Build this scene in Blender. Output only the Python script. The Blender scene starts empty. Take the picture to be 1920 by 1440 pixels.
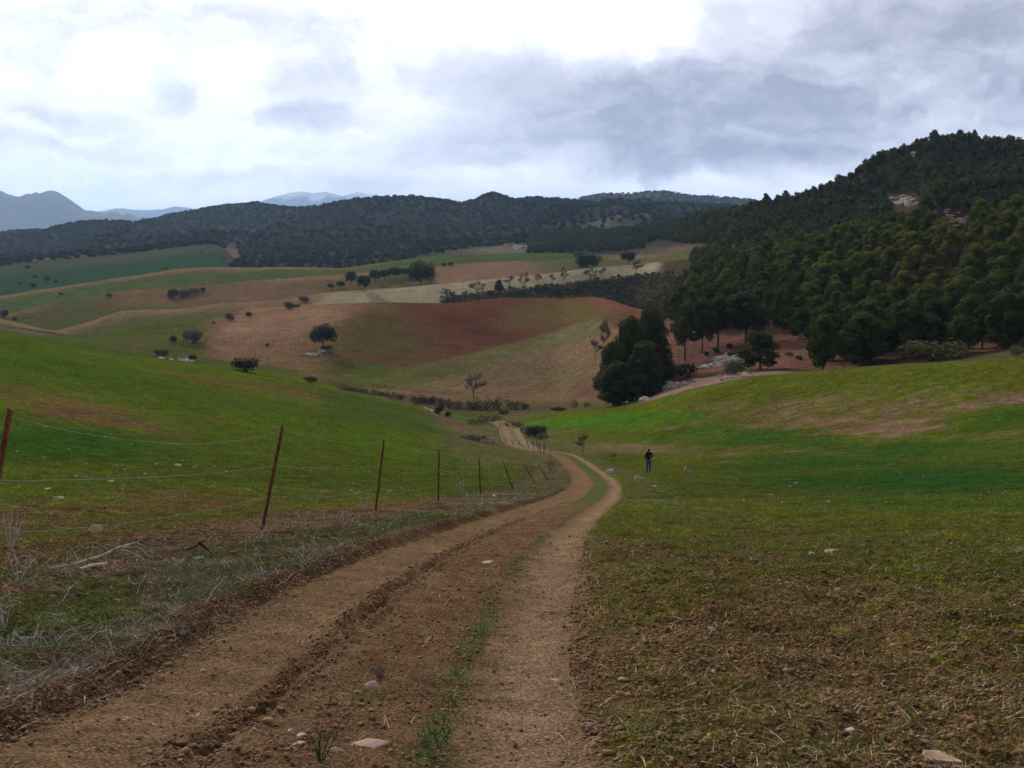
import bpy, math, random
import numpy as np
from mathutils import Vector, Matrix, Quaternion

# ------------------------------------------------------------------ camera, world, sun, exposure
scene = bpy.context.scene
C = scene.collection
F, CX, CY = 1900.0, 960.0, 720.0            # focal length and centre in photo pixels
PITCH = math.atan(180 / 1900.0)
EYE = 1.7
cam_data = bpy.data.cameras.new("camera")
cam_data.sensor_width = 36.0
cam_data.lens = 36.0 * F / 1920.0
cam_data.clip_start = 0.1
cam_data.clip_end = 60000
cam = bpy.data.objects.new("camera", cam_data)
cam.location = (0, 0, EYE)
cam.rotation_euler = (math.pi / 2 - PITCH, 0, 0)
C.objects.link(cam)
scene.camera = cam
scene.view_settings.view_transform = 'Standard'
scene.view_settings.look = 'None'
scene.view_settings.exposure = 0.50
scene.view_settings.gamma = 1.0
scene.cycles.use_denoising = True
scene.cycles.max_bounces = 6
scene.cycles.diffuse_bounces = 3
scene.cycles.volume_bounces = 1
scene.cycles.transparent_max_bounces = 4

SUN_EL, SUN_AZ = math.radians(31), math.radians(-32)     # azimuth from +Y, negative = to the left
sun_dir = Vector((math.sin(SUN_AZ) * math.cos(SUN_EL), math.cos(SUN_AZ) * math.cos(SUN_EL), math.sin(SUN_EL)))
sl = bpy.data.lights.new("sun", 'SUN')
sl.energy = 2.0
sl.angle = math.radians(10)
sl.color = (1.0, 0.95, 0.86)
so = bpy.data.objects.new("sun", sl)
so.rotation_euler = sun_dir.to_track_quat('Z', 'Y').to_euler()
so.location = (-200, 300, 400)
C.objects.link(so)


def ray(px, py):
    """direction through a photo pixel, scaled so that its Y is 1: returns X/Y and Z/Y"""
    x = (np.asarray(px, float) - CX) / F
    y = -(np.asarray(py, float) - CY) / F
    Y = math.cos(PITCH) + y * math.sin(PITCH)
    Z = -math.sin(PITCH) + y * math.cos(PITCH)
    return x / Y, Z / Y


def proj(X, Y, Z):
    """world point -> photo pixel"""
    dz = Z - EYE
    f = Y * math.cos(PITCH) - dz * math.sin(PITCH)
    u = Y * math.sin(PITCH) + dz * math.cos(PITCH)
    f = np.maximum(f, 1e-3)
    return CX + F * X / f, CY - F * u / f


class NT:
    """small helper to write node trees"""
    def __init__(self, tree):
        self.t = tree
        tree.nodes.clear()

    def n(self, typ, **kw):
        nd = self.t.nodes.new(typ)
        ins = kw.pop('ins', {})
        for k, v in kw.items():
            setattr(nd, k, v)
        for k, v in ins.items():
            s = nd.inputs[k]
            if isinstance(v, bpy.types.NodeSocket):
                self.t.links.new(v, s)
            else:
                s.default_value = v
        return nd

    def m(self, op, a, b=0.0, c=0.0, clamp=False):
        nd = self.n('ShaderNodeMath', operation=op, use_clamp=clamp, ins={0: a, 1: b, 2: c})
        return nd.outputs[0]

    def vm(self, op, a, b=(0, 0, 0)):
        nd = self.n('ShaderNodeVectorMath', operation=op, ins={0: a, 1: b})
        return nd.outputs['Value'] if op in ('LENGTH', 'DOT_PRODUCT', 'DISTANCE') else nd.outputs[0]

    def mix(self, f, a, b, blend='MIX'):
        nd = self.n('ShaderNodeMix', data_type='RGBA', blend_type=blend, clamp_factor=True, ins={0: f, 6: a, 7: b})
        return nd.outputs[2]

    def noise(self, vec, scale, detail=3, rough=0.55, dist=0.0):
        nd = self.n('ShaderNodeTexNoise', ins={'Vector': vec, 'Scale': scale, 'Detail': detail, 'Roughness': rough, 'Distortion': dist})
        return nd.outputs[0]

    def maprange(self, v, a, b, c=0.0, d=1.0, smooth=True):
        nd = self.n('ShaderNodeMapRange', interpolation_type='SMOOTHSTEP' if smooth else 'LINEAR',
                    ins={0: v, 1: a, 2: b, 3: c, 4: d})
        return nd.outputs[0]


# ------------------------------------------------------------------ sky
world = bpy.data.worlds.new("World")
scene.world = world
world.use_nodes = True
T = NT(world.node_tree)
tc = T.n('ShaderNodeTexCoord').outputs['Generated']
sky = T.n('ShaderNodeTexSky', sky_type='NISHITA', sun_disc=False, sun_elevation=SUN_EL, sun_rotation=SUN_AZ,
          air_density=1.0, dust_density=1.5)
sep = T.n('ShaderNodeSeparateXYZ', ins={0: tc})
yy = T.m('MAXIMUM', T.m('ABSOLUTE', sep.outputs[1]), 0.12)
ca = T.m('DIVIDE', sep.outputs[0], yy)
ce = T.m('DIVIDE', sep.outputs[2], yy)
ae = T.n('ShaderNodeCombineXYZ', ins={0: ca, 1: ce, 2: T.m('GREATER_THAN', sep.outputs[1], 0.0)}).outputs[0]
w1 = T.n('ShaderNodeTexNoise', ins={'Vector': ae, 'Scale': 7.0, 'Detail': 6.0, 'Roughness': 0.62}).outputs[1]
warp = T.vm('MULTIPLY', T.vm('SUBTRACT', w1, (0.5, 0.5, 0.5)), (0.17, 0.085, 0.0))
pw = T.vm('ADD', ae, warp)
stretch = T.vm('MULTIPLY', pw, (1.0, 2.3, 1.0))


def blob(px, py, rx, ry, lo=0.35, hi=1.15):
    a0, e0 = ray(px, py)
    d = T.vm('LENGTH', T.vm('MULTIPLY', T.vm('SUBTRACT', pw, (float(a0), float(e0), 1.0)), (F / rx, F / ry, 0.6)))
    return T.maprange(d, lo, hi, 1.0, 0.0)


GREY = [  # px, py, rx, ry, weight
    (1270, 200, 430, 100, 0.70), (1480, 215, 400, 110, 0.58), (1150, 250, 250, 66, 0.45), (900, 110, 210, 60, 0.34),
    (1330, 262, 330, 66, 0.50), (1230, 318, 170, 26, 0.45), (1100, 285, 260, 34, 0.40), (1450, 262, 200, 40, 0.35), (1800, 110, 400, 190, 0.85), (1600, 50, 320, 90, 0.30), (1880, 190, 170, 70, 0.3),
    (300, 40, 340, 50, 0.30), (560, 45, 240, 36, 0.26), (545, 125, 120, 36, 0.20), (560, 203, 90, 28, 0.50), (60, 95, 120, 40, 0.12),
    (318, 155, 52, 40, 0.30), (105, 218, 100, 22, 0.26), (60, 275, 180, 22, 0.22), (330, 320, 260, 26, 0.16), (700, 330, 220, 24, 0.10), (900, 270, 160, 40, 0.30)]
acc = None
for (px, py, rx, ry, w) in GREY:
    b = T.m('MULTIPLY', blob(px, py, rx, ry, *((0.0, 1.5) if px < 800 else (0.25, 1.25))), w)
    acc = b if acc is None else T.m('ADD', acc, b)
n_big = T.noise(stretch, 4.2, 7, 0.6)
n_med = T.noise(stretch, 13.0, 6, 0.6, 0.4)
n_fine = T.noise(stretch, 34.0, 4, 0.6)
puff = T.m('SUBTRACT', 0.16, T.m('ABSOLUTE', T.m('SUBTRACT', T.noise(stretch, 9.0, 6, 0.55, 0.3), 0.5)))
tex = T.m('ADD', T.m('MULTIPLY', T.m('SUBTRACT', n_big, 0.5), 1.7),
          T.m('ADD', T.m('MULTIPLY', T.m('SUBTRACT', n_med, 0.5), 0.8), T.m('MULTIPLY', T.m('SUBTRACT', n_fine, 0.5), 0.35)))
tex = T.m('ADD', tex, T.m('MULTIPLY', puff, 1.0))
accs = T.m('MULTIPLY', T.m('SUBTRACT', 1.0, T.m('POWER', 2.718, T.m('MULTIPLY', acc, -1.15))), 0.86)
grey = T.m('ADD', accs, T.m('MULTIPLY', tex, T.m('MULTIPLY_ADD', accs, 1.05, 0.42)))
# behind the viewer: plain broken cloud
back = T.maprange(sep.outputs[1], -0.05, 0.1, 1.0, 0.0)
grey = T.m('ADD', T.m('MULTIPLY', grey, T.m('SUBTRACT', 1.0, back)), T.m('MULTIPLY', T.m('MULTIPLY_ADD', tex, 0.6, 0.5), back))
ramp = T.n('ShaderNodeValToRGB', ins={0: T.m('ADD', grey, 0.0, clamp=True)})
cr = ramp.color_ramp
cr.elements[0].position = 0.0
cr.elements[0].color = (1.15, 1.15, 1.2, 1)
cr.elements[1].position = 1.0
cr.elements[1].color = (0.30, 0.295, 0.345, 1)
for p, c in ((0.14, (0.97, 0.95, 0.98)), (0.32, (0.76, 0.745, 0.81)), (0.55, (0.58, 0.57, 0.635)), (0.78, (0.42, 0.41, 0.475))):
    e = cr.elements.new(p)
    e.color = (*c, 1)
gaps = None
for (px, py, rx, ry, w) in ((130, 330, 190, 36, 1.4), (20, 10, 120, 24, 0.35), (250, 390, 200, 22, 0.9), (380, 330, 230, 40, 0.25), (300, 150, 60, 40, 0.2),
                            (620, 250, 300, 26, 0.10)):
    b = T.m('MULTIPLY', blob(px, py, rx, ry), w)
    gaps = b if gaps is None else T.m('ADD', gaps, b)
gaps = T.m('MULTIPLY', T.m('MULTIPLY', gaps, T.maprange(n_med, 0.35, 0.6)), 1.0, clamp=True)
skyc = T.vm('MULTIPLY', sky.outputs[0], (0.115, 0.125, 0.14))
skyc2 = T.mix(0.65, skyc, (0.38, 0.56, 0.82, 1))
col = T.mix(gaps, ramp.outputs[0], skyc2)
low = T.maprange(ce, 0.0, 0.13, 1.0, 0.0)
col = T.mix(T.m('MULTIPLY', low, 0.10), col, (1.35, 1.4, 1.5, 1))
# unseen sky overhead and behind the viewer, dimmed to cut the ground light
over = T.maprange(sep.outputs[2], 0.30, 0.62, 1.0, 0.46)
over = T.m('MULTIPLY', over, T.maprange(sep.outputs[1], -0.3, 0.35, 0.62, 1.0))
bg = T.n('ShaderNodeBackground', ins={'Color': col, 'Strength': over})
T.n('ShaderNodeOutputWorld', ins={'Surface': bg.outputs[0]})
world.cycles.sampling_method = 'MANUAL'
world.cycles.sample_map_resolution = 512

# ------------------------------------------------------------------ numpy noise
def _h(ix, iy, seed):
    n = (ix.astype(np.int64) * 374761393 + iy.astype(np.int64) * 668265263 + seed * 974634777) & 0xffffffff
    n = ((n ^ (n >> 13)) * 1274126177) & 0xffffffff
    n = (n ^ (n >> 16)) & 0xffffff
    return n / float(0xffffff)


def vn(x, y, seed=0):
    ix, iy = np.floor(x), np.floor(y)
    fx, fy = x - ix, y - iy
    fx = fx * fx * (3 - 2 * fx)
    fy = fy * fy * (3 - 2 * fy)
    a, b = _h(ix, iy, seed), _h(ix + 1, iy, seed)
    c, d = _h(ix, iy + 1, seed), _h(ix + 1, iy + 1, seed)
    return (a * (1 - fx) + b * fx) * (1 - fy) + (c * (1 - fx) + d * fx) * fy - 0.5


def fbm(x, y, octv=4, seed=0, gain=0.5):
    s, a, t = 0.0, 1.0, 0.0
    for i in range(octv):
        s = s + a * vn(x * 2 ** i + 17.3 * i, y * 2 ** i - 9.1 * i, seed + i)
        t += a
        a *= gain
    return s / t * 2          # about -1..1


def sst(x, a, b):
    t = np.clip((x - a) / (b - a), 0, 1)
    return t * t * (3 - 2 * t)


# ------------------------------------------------------------------ terrain: profile lines from near to far
# every line: (px, py, distance Y) where the photo shows it; a tuple ('z', z) in place of py gives a height outright
def Zv(z):
    return ('z', z)


PXS = [-400, 0, 250, 500, 700, 850, 950, 1050, 1150, 1250, 1400, 1550, 1750, 1920, 2300]


def row(Y, *pys):
    return [(px, py, (Y if not isinstance(Y, (list, tuple)) else Y[i])) for i, (px, py) in enumerate(zip(PXS, pys))]


LN = {}
LN['A'] = [(-400, Zv(0.35), -1.5), (2300, Zv(0.35), -1.5)]
LN['B'] = [(-400, Zv(0.04), 1.0), (2300, Zv(0.04), 1.0)]
LN['C'] = [(-2400, Zv(-.2), 3.9), (-400, 1436, 3.9), (2300, 1436, 3.9), (4200, Zv(-.2), 3.9)]
LN['D'] = row(5.6, 1290, 1295, 1298, 1300, 1300, 1300, 1300, 1300, 1300, 1300, 1300, 1298, 1296, 1294, 1290)
LN['E'] = row(9.2, 1080, 1092, 1098, 1100, 1100, 1100, 1100, 1100, 1100, 1100, 1100, 1100, 1099, 1098, 1095)
LN['F'] = row(17, 960, 975, 985, 992, 998, 1000, 1000, 1000, 1000, 1000, 1000, 1000, 998, 996, 990)
LN['G'] = row(26, 890, 915, 930, 942, 952, 957, 959, 960, 960, 960, 958, 956, 953, 950, 945)
LN['H'] = row(40, 820, 850, 875, 895, 915, 924, 928, 930, 930, 930, 927, 922, 916, 910, 900)
LN['I'] = row(58, 745, 780, 815, 845, 873, 888, 895, 899, 900, 901, 896, 888, 878, 870, 850)
LN['J'] = row(72, 700, 735, 775, 812, 845, 866, 874, 880, 884, 884, 876, 866, 854, 843, 820)
LN['N'] = row([90, 90, 90, 90, 90, 90, 88, 85, 88, 88, 88, 88, 86, 84, 82],
              650, 690, 738, 768, 796, 828, 849, 856, 862, 862, 850, 838, 822, 808, 780)
LN['V'] = row([108, 108, 112, 118, 128, 140, 120, 115, 115, 112, 108, 105, 100, 97, 92],
              605, 655, 702, 733, 768, 803, 834, 838, 828, 825, 812, 795, 780, 765, 735)
LN['K'] = [(-400, 560, 125), (0, 618, 130), (100, 640, 134), (230, 667, 140), (370, 681, 146), (450, 691, 152), (560, 706, 160), (640, 729, 168),
           (700, 743, 175), (760, 756, 182), (820, 769, 195), (870, 782, 190), (950, 788, 185), (1000, 777, 180), (1050, 773, 172),
           (1130, 766, 162), (1200, 755, 154), (1300, 728, 145), (1400, 707, 140), (1450, 702, 138), (1500, 698, 135), (1600, 690, 130),
           (1700, 684, 124), (1920, 670, 115), (2300, 640, 108)]
LN['W'] = [(-400, Zv(-24), 195), (0, Zv(-24), 200), (250, Zv(-26), 210), (500, Zv(-27), 222), (620, Zv(-27.5), 228), (700, 757, 232), (780, 765, 236),
           (850, 769, 236), (950, 771, 234), (1050, 770, 232), (1130, 763, 215), (1180, 752, 190), (1230, 732, 172), (1300, 712, 162),
           (1400, 696, 156), (1480, 694, 152), (1550, Zv(-11), 148), (1750, Zv(-8.5), 140), (1920, Zv(-6.5), 132), (2300, Zv(-4), 122)]
LN['R0'] = [(-400, 590, 300), (0, 609, 300), (250, 655, 288), (500, 690, 272), (600, 703, 268), (700, 702, 276), (780, 690, 288), (850, 675, 302), (950, 648, 322),
            (1050, 620, 346), (1130, 596, 330), (1180, 640, 250), (1230, 680, 190), (1300, 690, 178), (1400, 675, 172), (1550, 668, 165), (1750, 655, 155), (1920, 645, 148), (2300, 640, 140)]
LN['R1'] = [(-400, 590, 330), (0, 604, 332), (143, 634, 335), (200, 627, 338), (267, 613, 342), (333, 607, 346), (387, 600, 350), (467, 590, 354), (560, 578, 360), (640, 570, 366),
            (700, 567, 372), (780, 566, 380), (850, 566, 388), (900, 560, 396), (950, 558, 402), (1000, 558, 408), (1050, 559, 412), (1110, 556, 416), (1140, 560, 415), (1170, 570, 405),
            (1200, 582, 380), (1250, 612, 215), (1400, 615, 205), (1550, 605, 195), (1750, 590, 185), (1920, 575, 175), (2300, 560, 165)]
LN['R2'] = [(-400, 575, 440), (0, 596, 440), (100, 622, 425), (167, 603, 425), (217, 585, 428), (267, 579, 432), (333, 578, 436), (400, 569, 442), (533, 560, 452), (640, 545, 462), (700, 540, 470),
            (790, 535, 480), (850, 531, 484), (950, 522, 492), (1050, 510, 500), (1100, 504, 504), (1180, 497, 510), (1250, 491, 500), (1330, 483, 400),
            (1400, Zv(8), 345), (1550, Zv(11), 315), (1750, Zv(14), 290), (1920, Zv(14), 275), (2300, Zv(12), 265)]
LN['R1d'] = None   # from R1/R2 below, lobe crest on the right
LN['R3'] = [(-400, 575, 470), (0, 593, 475), (60, 579, 500), (100, 568, 510), (167, 560, 516), (207, 550, 522), (267, 539, 530), (367, 533, 540), (433, 528, 548), (540, 521, 558), (640, 515, 570), (720, 509, 580),
            (800, 503, 588), (860, 496, 594), (950, 488, 602), (1050, 485, 606), (1150, 484, 600), (1230, 481, 560), (1300, 476, 470), (1400, 460, 392), (1550, 440, 360),
            (1750, 370, 340), (1920, 360, 335), (2300, 360, 330)]
LN['R4'] = [(-400, 545, 610), (0, 556, 600), (133, 533, 620), (200, 522, 632), (267, 513, 644), (333, 504, 652), (500, 503, 668), (640, 502, 680), (700, 495, 686), (760, 487, 694), (820, 479, 700),
            (860, 476, 704), (950, 472, 710), (1050, 474, 706), (1150, 477, 680), (1230, 474, 605), (1300, 466, 510), (1400, 438, 430), (1550, 415, 400), (1750, 318, 385), (1920, 328, 372), (2300, 330, 365)]
LN['R5'] = [(-400, 505, 800), (0, 499, 820), (133, 486, 850), (233, 477, 880), (300, 468, 900), (370, 460, 915), (413, 455, 920), (425, 470, 900), (440, 494, 850), (600, 496, 810), (760, 482, 820), (850, 470, 830),
            (950, 464, 850), (1050, 466, 800), (1150, 466, 740), (1230, 462, 650), (1300, 450, 560), (1400, 420, 465), (1550, 395, 425), (1750, 292, 415), (1920, 305, 400), (2300, 320, 395)]
LN['S'] = [(-400, 490, 1000), (0, 482, 1020), (200, 468, 1050), (400, 450, 1060), (430, 470, 1010), (560, 470, 980), (760, 465, 960), (950, 450, 960), (1050, 444, 900), (1150, 440, 880), (1200, 436, 830), (1250, 428, 760),
           (1300, 415, 680), (1350, 408, 600), (1400, 402, 525), (1470, 388, 475), (1527, 379, 458), (1570, 358, 450), (1600, 342, 446), (1625, 318, 443), (1655, 306, 440), (1690, 296, 438),
           (1741, 276, 436), (1790, 268, 434), (1850, 274, 430), (1920, 285, 425), (2300, 310, 420)]
LN['Q1'] = [(-400, 470, 1300), (0, 466, 1300), (100, 460, 1300), (250, 450, 1290), (400, 432, 1280), (450, 445, 1200), (560, 440, 1160), (700, 432, 1150), (850, 432, 1150), (950, 428, 1150), (1050, 420, 1150),
            (1150, 415, 1120), (1250, 420, 1100), (1400, 430, 1100), (2300, 470, 1100)]
LN['Q2'] = [(-400, 430, 2100), (0, 442, 2000), (80, 439, 1950), (130, 424, 1900), (200, 419, 1850), (250, 424, 1800), (300, 413, 1960), (345, 404, 2000), (400, 396, 2050), (440, 391, 2050), (480, 390, 2000),
            (540, 396, 1860), (575, 395, 1640), (600, 389, 1560), (640, 384, 1560), (700, 376, 1660), (760, 375, 1650), (820, 380, 1650), (862, 389, 1650), (890, 382, 1650), (910, 372, 1650), (925, 367, 1650), (942, 374, 1650), (965, 382, 1650), (1000, 379, 1650),
            (1060, 382, 1680), (1120, 386, 1700), (1180, 388, 1720), (1250, 392, 1750), (1400, 400, 1800), (2300, 420, 1800)]
LN['Q3'] = [(-400, 450, 2700), (600, 440, 2700), (850, 410, 2700), (1000, 392, 2700), (1080, 376, 2700), (1115, 368, 2700), (1150, 364, 2700), (1180, 367, 2700), (1210, 362, 2700), (1245, 360, 2700), (1275, 366, 2700), (1300, 370, 2700),
            (1350, 371, 2700), (1390, 374, 2700), (1450, 380, 2700), (1600, 395, 2700), (2300, 430, 2700)]
LN['M0'] = [(-400, 440, 6500), (0, 436, 6500), (250, 425, 6500), (600, 450, 6500), (2300, 450, 6500)]
LN['M1'] = [(-400, 350, 8500), (-150, 372, 8500), (-60, 352, 8500), (0, 361, 8500), (25, 370, 8500), (52, 371, 8500), (75, 365, 8500), (88, 361, 8500), (104, 361, 8500), (120, 370, 8500), (140, 383, 8500), (152, 392, 8500), (160, 398, 8500),
            (190, 402, 8500), (225, 408, 8500), (270, 417, 8500), (320, 436, 8500), (600, 460, 8500), (2300, 460, 8500)]
LN['M2'] = [(-400, 400, 16000), (150, 405, 16000), (195, 398, 16000), (225, 392, 16000), (262, 396, 16000), (300, 396, 16000), (330, 388, 16000), (350, 392, 16000), (400, 398, 16000), (450, 390, 16000), (500, 375, 16000), (540, 364, 16000),
            (565, 360, 16000), (585, 364, 16000), (610, 362, 16000), (645, 370, 16000), (668, 361, 16000), (690, 366, 16000), (720, 380, 16000), (800, 395, 16000), (1000, 420, 16000), (2300, 430, 16000)]

CO = 2.0                                    # apex of the fan-shaped grid is 2 m behind the viewer
ucols = np.concatenate([np.linspace(-1.5, -0.57, 60)[:-1], np.linspace(-0.57, 0.57, 1140), np.linspace(0.57, 1.5, 60)[1:]])
NC = len(ucols)


def geo(a, b, n):
    return np.exp(np.linspace(math.log(a), math.log(b), n + 1))[:-1]


yrows = np.concatenate([geo(1.0, 5.3, 26), geo(5.3, 25, 560), geo(25, 140, 380), geo(140, 720, 340), geo(720, 3000, 190), geo(3000, 19000, 90), [19000.0]]) - CO
NR = len(yrows)


def line_arrays(pts):
    us, ys, zs = [], [], []
    for px, py, Y in pts:
        if isinstance(py, tuple):
            rx, _ = ray(px, 700)
            X, Z = rx * Y, py[1]
        else:
            rx, rz = ray(px, py)
            X, Z = rx * Y, EYE + rz * Y
        us.append(X / (Y + CO)); ys.append(Y); zs.append(Z)
    us, ys, zs = map(np.array, (us, ys, zs))
    o = np.argsort(us)
    return np.interp(ucols, us[o], ys[o]), np.interp(ucols, us[o], zs[o])


def blur(a, sig):
    r = int(sig * 3) + 1
    k = np.exp(-0.5 * (np.arange(-r, r + 1) / sig) ** 2)
    k /= k.sum()
    return np.convolve(np.pad(a, r, mode='edge'), k, mode='valid')


order = ['A', 'B', 'C', 'D', 'E', 'F', 'G', 'H', 'I', 'J', 'N', 'V', 'K', 'W', 'R0', 'R1', 'R1d', 'R2', 'R3', 'R4', 'R5', 'S', 'Sd', 'Q1', 'Q2', 'Q2d', 'Q3', 'Q3d', 'M0', 'M1', 'M1d', 'M2', 'M2d']
IX = {k: i for i, k in enumerate(order)}
LY, LZ = {}, {}
for k in order:
    if LN.get(k) is not None:
        LY[k], LZ[k] = line_arrays(LN[k])
ucol_px = CX + ucols * F * 1.0              # about the photo column of a grid column, far away
lobe = sst(ucol_px, 1230, 1300)
# dip behind the red hill crest / crest of the near pine lobe on the right
pY, pZ = line_arrays([(1150, 560, 330), (1250, 545, 300), (1400, 498, 290), (1550, 466, 270), (1750, 436, 240), (1920, 425, 225), (2300, 410, 215)])
dY = LY['R1'] + 0.45 * (LY['R2'] - LY['R1'])
dZ = np.minimum(LZ['R1'] - 1.5, LZ['R1'] * 0.75 + LZ['R2'] * 0.25 - 1.0)
left_t = sst(ucol_px, 560, 820)
dZ = dZ * (0.3 + 0.7 * left_t) + (1 - left_t) * 0.7 * (LZ['R1'] * 0.6 + LZ['R2'] * 0.4 - 2.0)
LY['R1d'] = dY * (1 - lobe) + pY * lobe
LZ['R1d'] = dZ * (1 - lobe) + pZ * lobe
rt = sst(ucol_px, 1080, 1250)
LY['Sd'] = (LY['S'] * 0.6 + LY['Q1'] * 0.4)
LZ['Sd'] = (LZ['S'] * 0.6 + LZ['Q1'] * 0.4) * (1 - rt) + rt * (LZ['S'] * 0.7 - 4)
LY['Q2d'] = LY['Q2'] + 350; LZ['Q2d'] = LZ['Q2'] - 70
LY['Q3d'] = LY['Q3'] + 250; LZ['Q3d'] = LZ['Q3'] - 60
LY['M1d'] = LY['M1'] + 1800; LZ['M1d'] = LZ['M1'] - 300
LY['M2d'] = LY['M2'] + 2600; LZ['M2d'] = LZ['M2'] - 500
PY = np.stack([blur(LY[k], 7 if IX[k] < IX['Q1'] else 3) for k in order])
PZ = np.stack([blur(LZ[k], 7 if IX[k] < IX['Q1'] else 2.0) for k in order])
for i in range(1, len(order)):
    PY[i] = np.maximum(PY[i], PY[i - 1] + 0.5)


def pchip_eval(x, y, xq):
    h = np.diff(x); d = np.diff(y) / h
    m = np.zeros_like(y)
    w1_ = 2 * h[1:] + h[:-1]; w2_ = h[1:] + 2 * h[:-1]
    ok = d[:-1] * d[1:] > 0
    with np.errstate(divide='ignore', invalid='ignore'):
        mm = (w1_ + w2_) / (w1_ / d[:-1] + w2_ / d[1:])
    m[1:-1] = np.where(ok, mm, 0)
    m[0], m[-1] = d[0], d[-1]
    i = np.clip(np.searchsorted(x, xq, side='right') - 1, 0, len(h) - 1)
    t = np.clip((xq - x[i]) / h[i], 0, 1)
    t2, t3 = t * t, t * t * t
    z = (2 * t3 - 3 * t2 + 1) * y[i] + (t3 - 2 * t2 + t) * h[i] * m[i] + (-2 * t3 + 3 * t2) * y[i + 1] + (t3 - t2) * h[i] * m[i + 1]
    return z, i + t


GZ = np.zeros((NR, NC)); GS = np.zeros((NR, NC))
for c in range(NC):
    GZ[:, c], GS[:, c] = pchip_eval(PY[:, c], PZ[:, c], yrows)
GY = np.repeat(yrows[:, None], NC, 1)
GX = (GY + CO) * ucols[None, :]
gpx, gpy = proj(GX, GY, GZ)                 # where each ground point shows in the photo (before small relief)

# track centre line (single valued in Y)
TR = [(595, 1440, 3.9), (690, 1300, 5.6), (772, 1200, 7.2), (855, 1100, 9.2), (925, 1040, 12.5), (978, 1000, 17), (1018, 978, 21), (1052, 960, 26), (1088, 943, 33), (1112, 928, 41), (1124, 913, 50), (1121, 900, 58),
      (1106, 884, 70), (1084, 866, 80), (1056, 852, 90), (1020, 845, 101), (988, 838, 113), (970, 828, 123), (962, 815, 135), (958, 805, 146), (955, 797, 157), (945, 791, 168), (928, 785, 180), (908, 781, 191), (885, 777, 202), (862, 774, 211),
      (840, 771, 218), (810, 767, 226), (770, 764, 232), (700, 760, 238)]
ty = np.array([t[2] for t in TR]); tx = np.array([ray(t[0], t[1])[0] * t[2] for t in TR])
ty = np.concatenate([[-1.5, 1.5], ty]); tx = np.concatenate([[-0.72, -0.72], tx])
tyf = np.linspace(-1.5, 238, 2400)
txf = np.interp(tyf, ty, tx)
kk = 25
txs = blur(txf, 18)
txs[:60] = blur(txf, 6)[:60]
tslope = np.gradient(txs, tyf)


def lateral(X, Y):
    xc = np.interp(Y, tyf, txs)
    sl_ = np.interp(Y, tyf, tslope)
    lat = (X - xc) / np.sqrt(1 + sl_ ** 2)
    return np.where(Y > 238, 50.0, lat)


GL = lateral(GX, GY)

# ------------------------------------------------------------------ relief on top of the profile
near = GY < 260
def relief(X, Y, L, S, px):
    dz = np.zeros_like(X)
    wob = 0.10 * fbm(X * 0.9, Y * 0.35, 3, 5)
    l = L + wob
    scale = 1.0 + sst(Y, 60, 120) * 0.18           # the ruts spread farther on
    l2 = l / scale
    fade = 1 - sst(Y, 150, 240)
    g = np.where(l2 < 0, 0.78, 0.82)
    ruts = -0.060 * np.exp(-((np.abs(l2) - g) / 0.30) ** 2)
    narrow = -0.052 * np.exp(-((l2 + 0.60) / 0.085) ** 2) * (1 - sst(Y, 25, 40))
    rim = 0.028 * np.exp(-((l2 + 0.44) / 0.05) ** 2) * (1 - sst(Y, 25, 40)) + 0.02 * np.exp(-((l2 + 0.75) / 0.05) ** 2) * (1 - sst(Y, 25, 40))
    clod = fbm(X * 9, Y * 9, 3, 11)
    dz += (ruts + (narrow + rim) * (1 + 1.3 * clod) * (0.55 + 0.9 * sst(fbm(X * 1.1, Y * 0.6, 2, 12), -0.5, 0.4))) * fade
    ledge = 0.5 + 0.5 * fbm(X * 0.7 + 40, Y * 0.5, 3, 31)
    bank = sst(-l2, 1.42, 1.66) * (0.10 + 0.10 * ledge) * (1 - sst(-l2, 3.0, 8.0)) * (1 - sst(Y, 30, 60))
    dz += bank * (1 - 0.25 * sst(Y, 1, 3))
    dz += 0.03 * sst(l2, 1.15, 1.4) * (1 - sst(l2, 2, 5)) * fade
    nearw = 1 - sst(Y, 18, 60)
    infield = np.clip(sst(l2, 1.2, 1.7) + sst(-l2, 3.6, 4.4), 0, 1)
    lump = fbm(X * 3.1, Y * 3.1, 4, 21)
    fine = fbm(X * 14, Y * 14, 3, 61)
    dz += infield * nearw * (0.065 * np.maximum(lump, -0.3) + 0.034 * fine)
    dz += (1 - infield) * nearw * (0.013 * fine + 0.016 * lump)
    vb = np.exp(-((l2 + 2.5) / 1.0) ** 2)
    dz += vb * nearw * 0.05 * lump
    mid = sst(Y, 20, 60) * (1 - sst(Y, 500, 900))
    dz += mid * 0.12 * fbm(X * 0.22, Y * 0.22, 4, 41) * (1 - np.exp(-(l2 / 3) ** 2))
    far = sst(Y, 180, 300) * (1 - sst(Y, 900, 1000))
    dz += far * 0.5 * fbm(X * 0.028, Y * 0.022, 3, 51) * (S < IX['R5'])
    return dz


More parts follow.
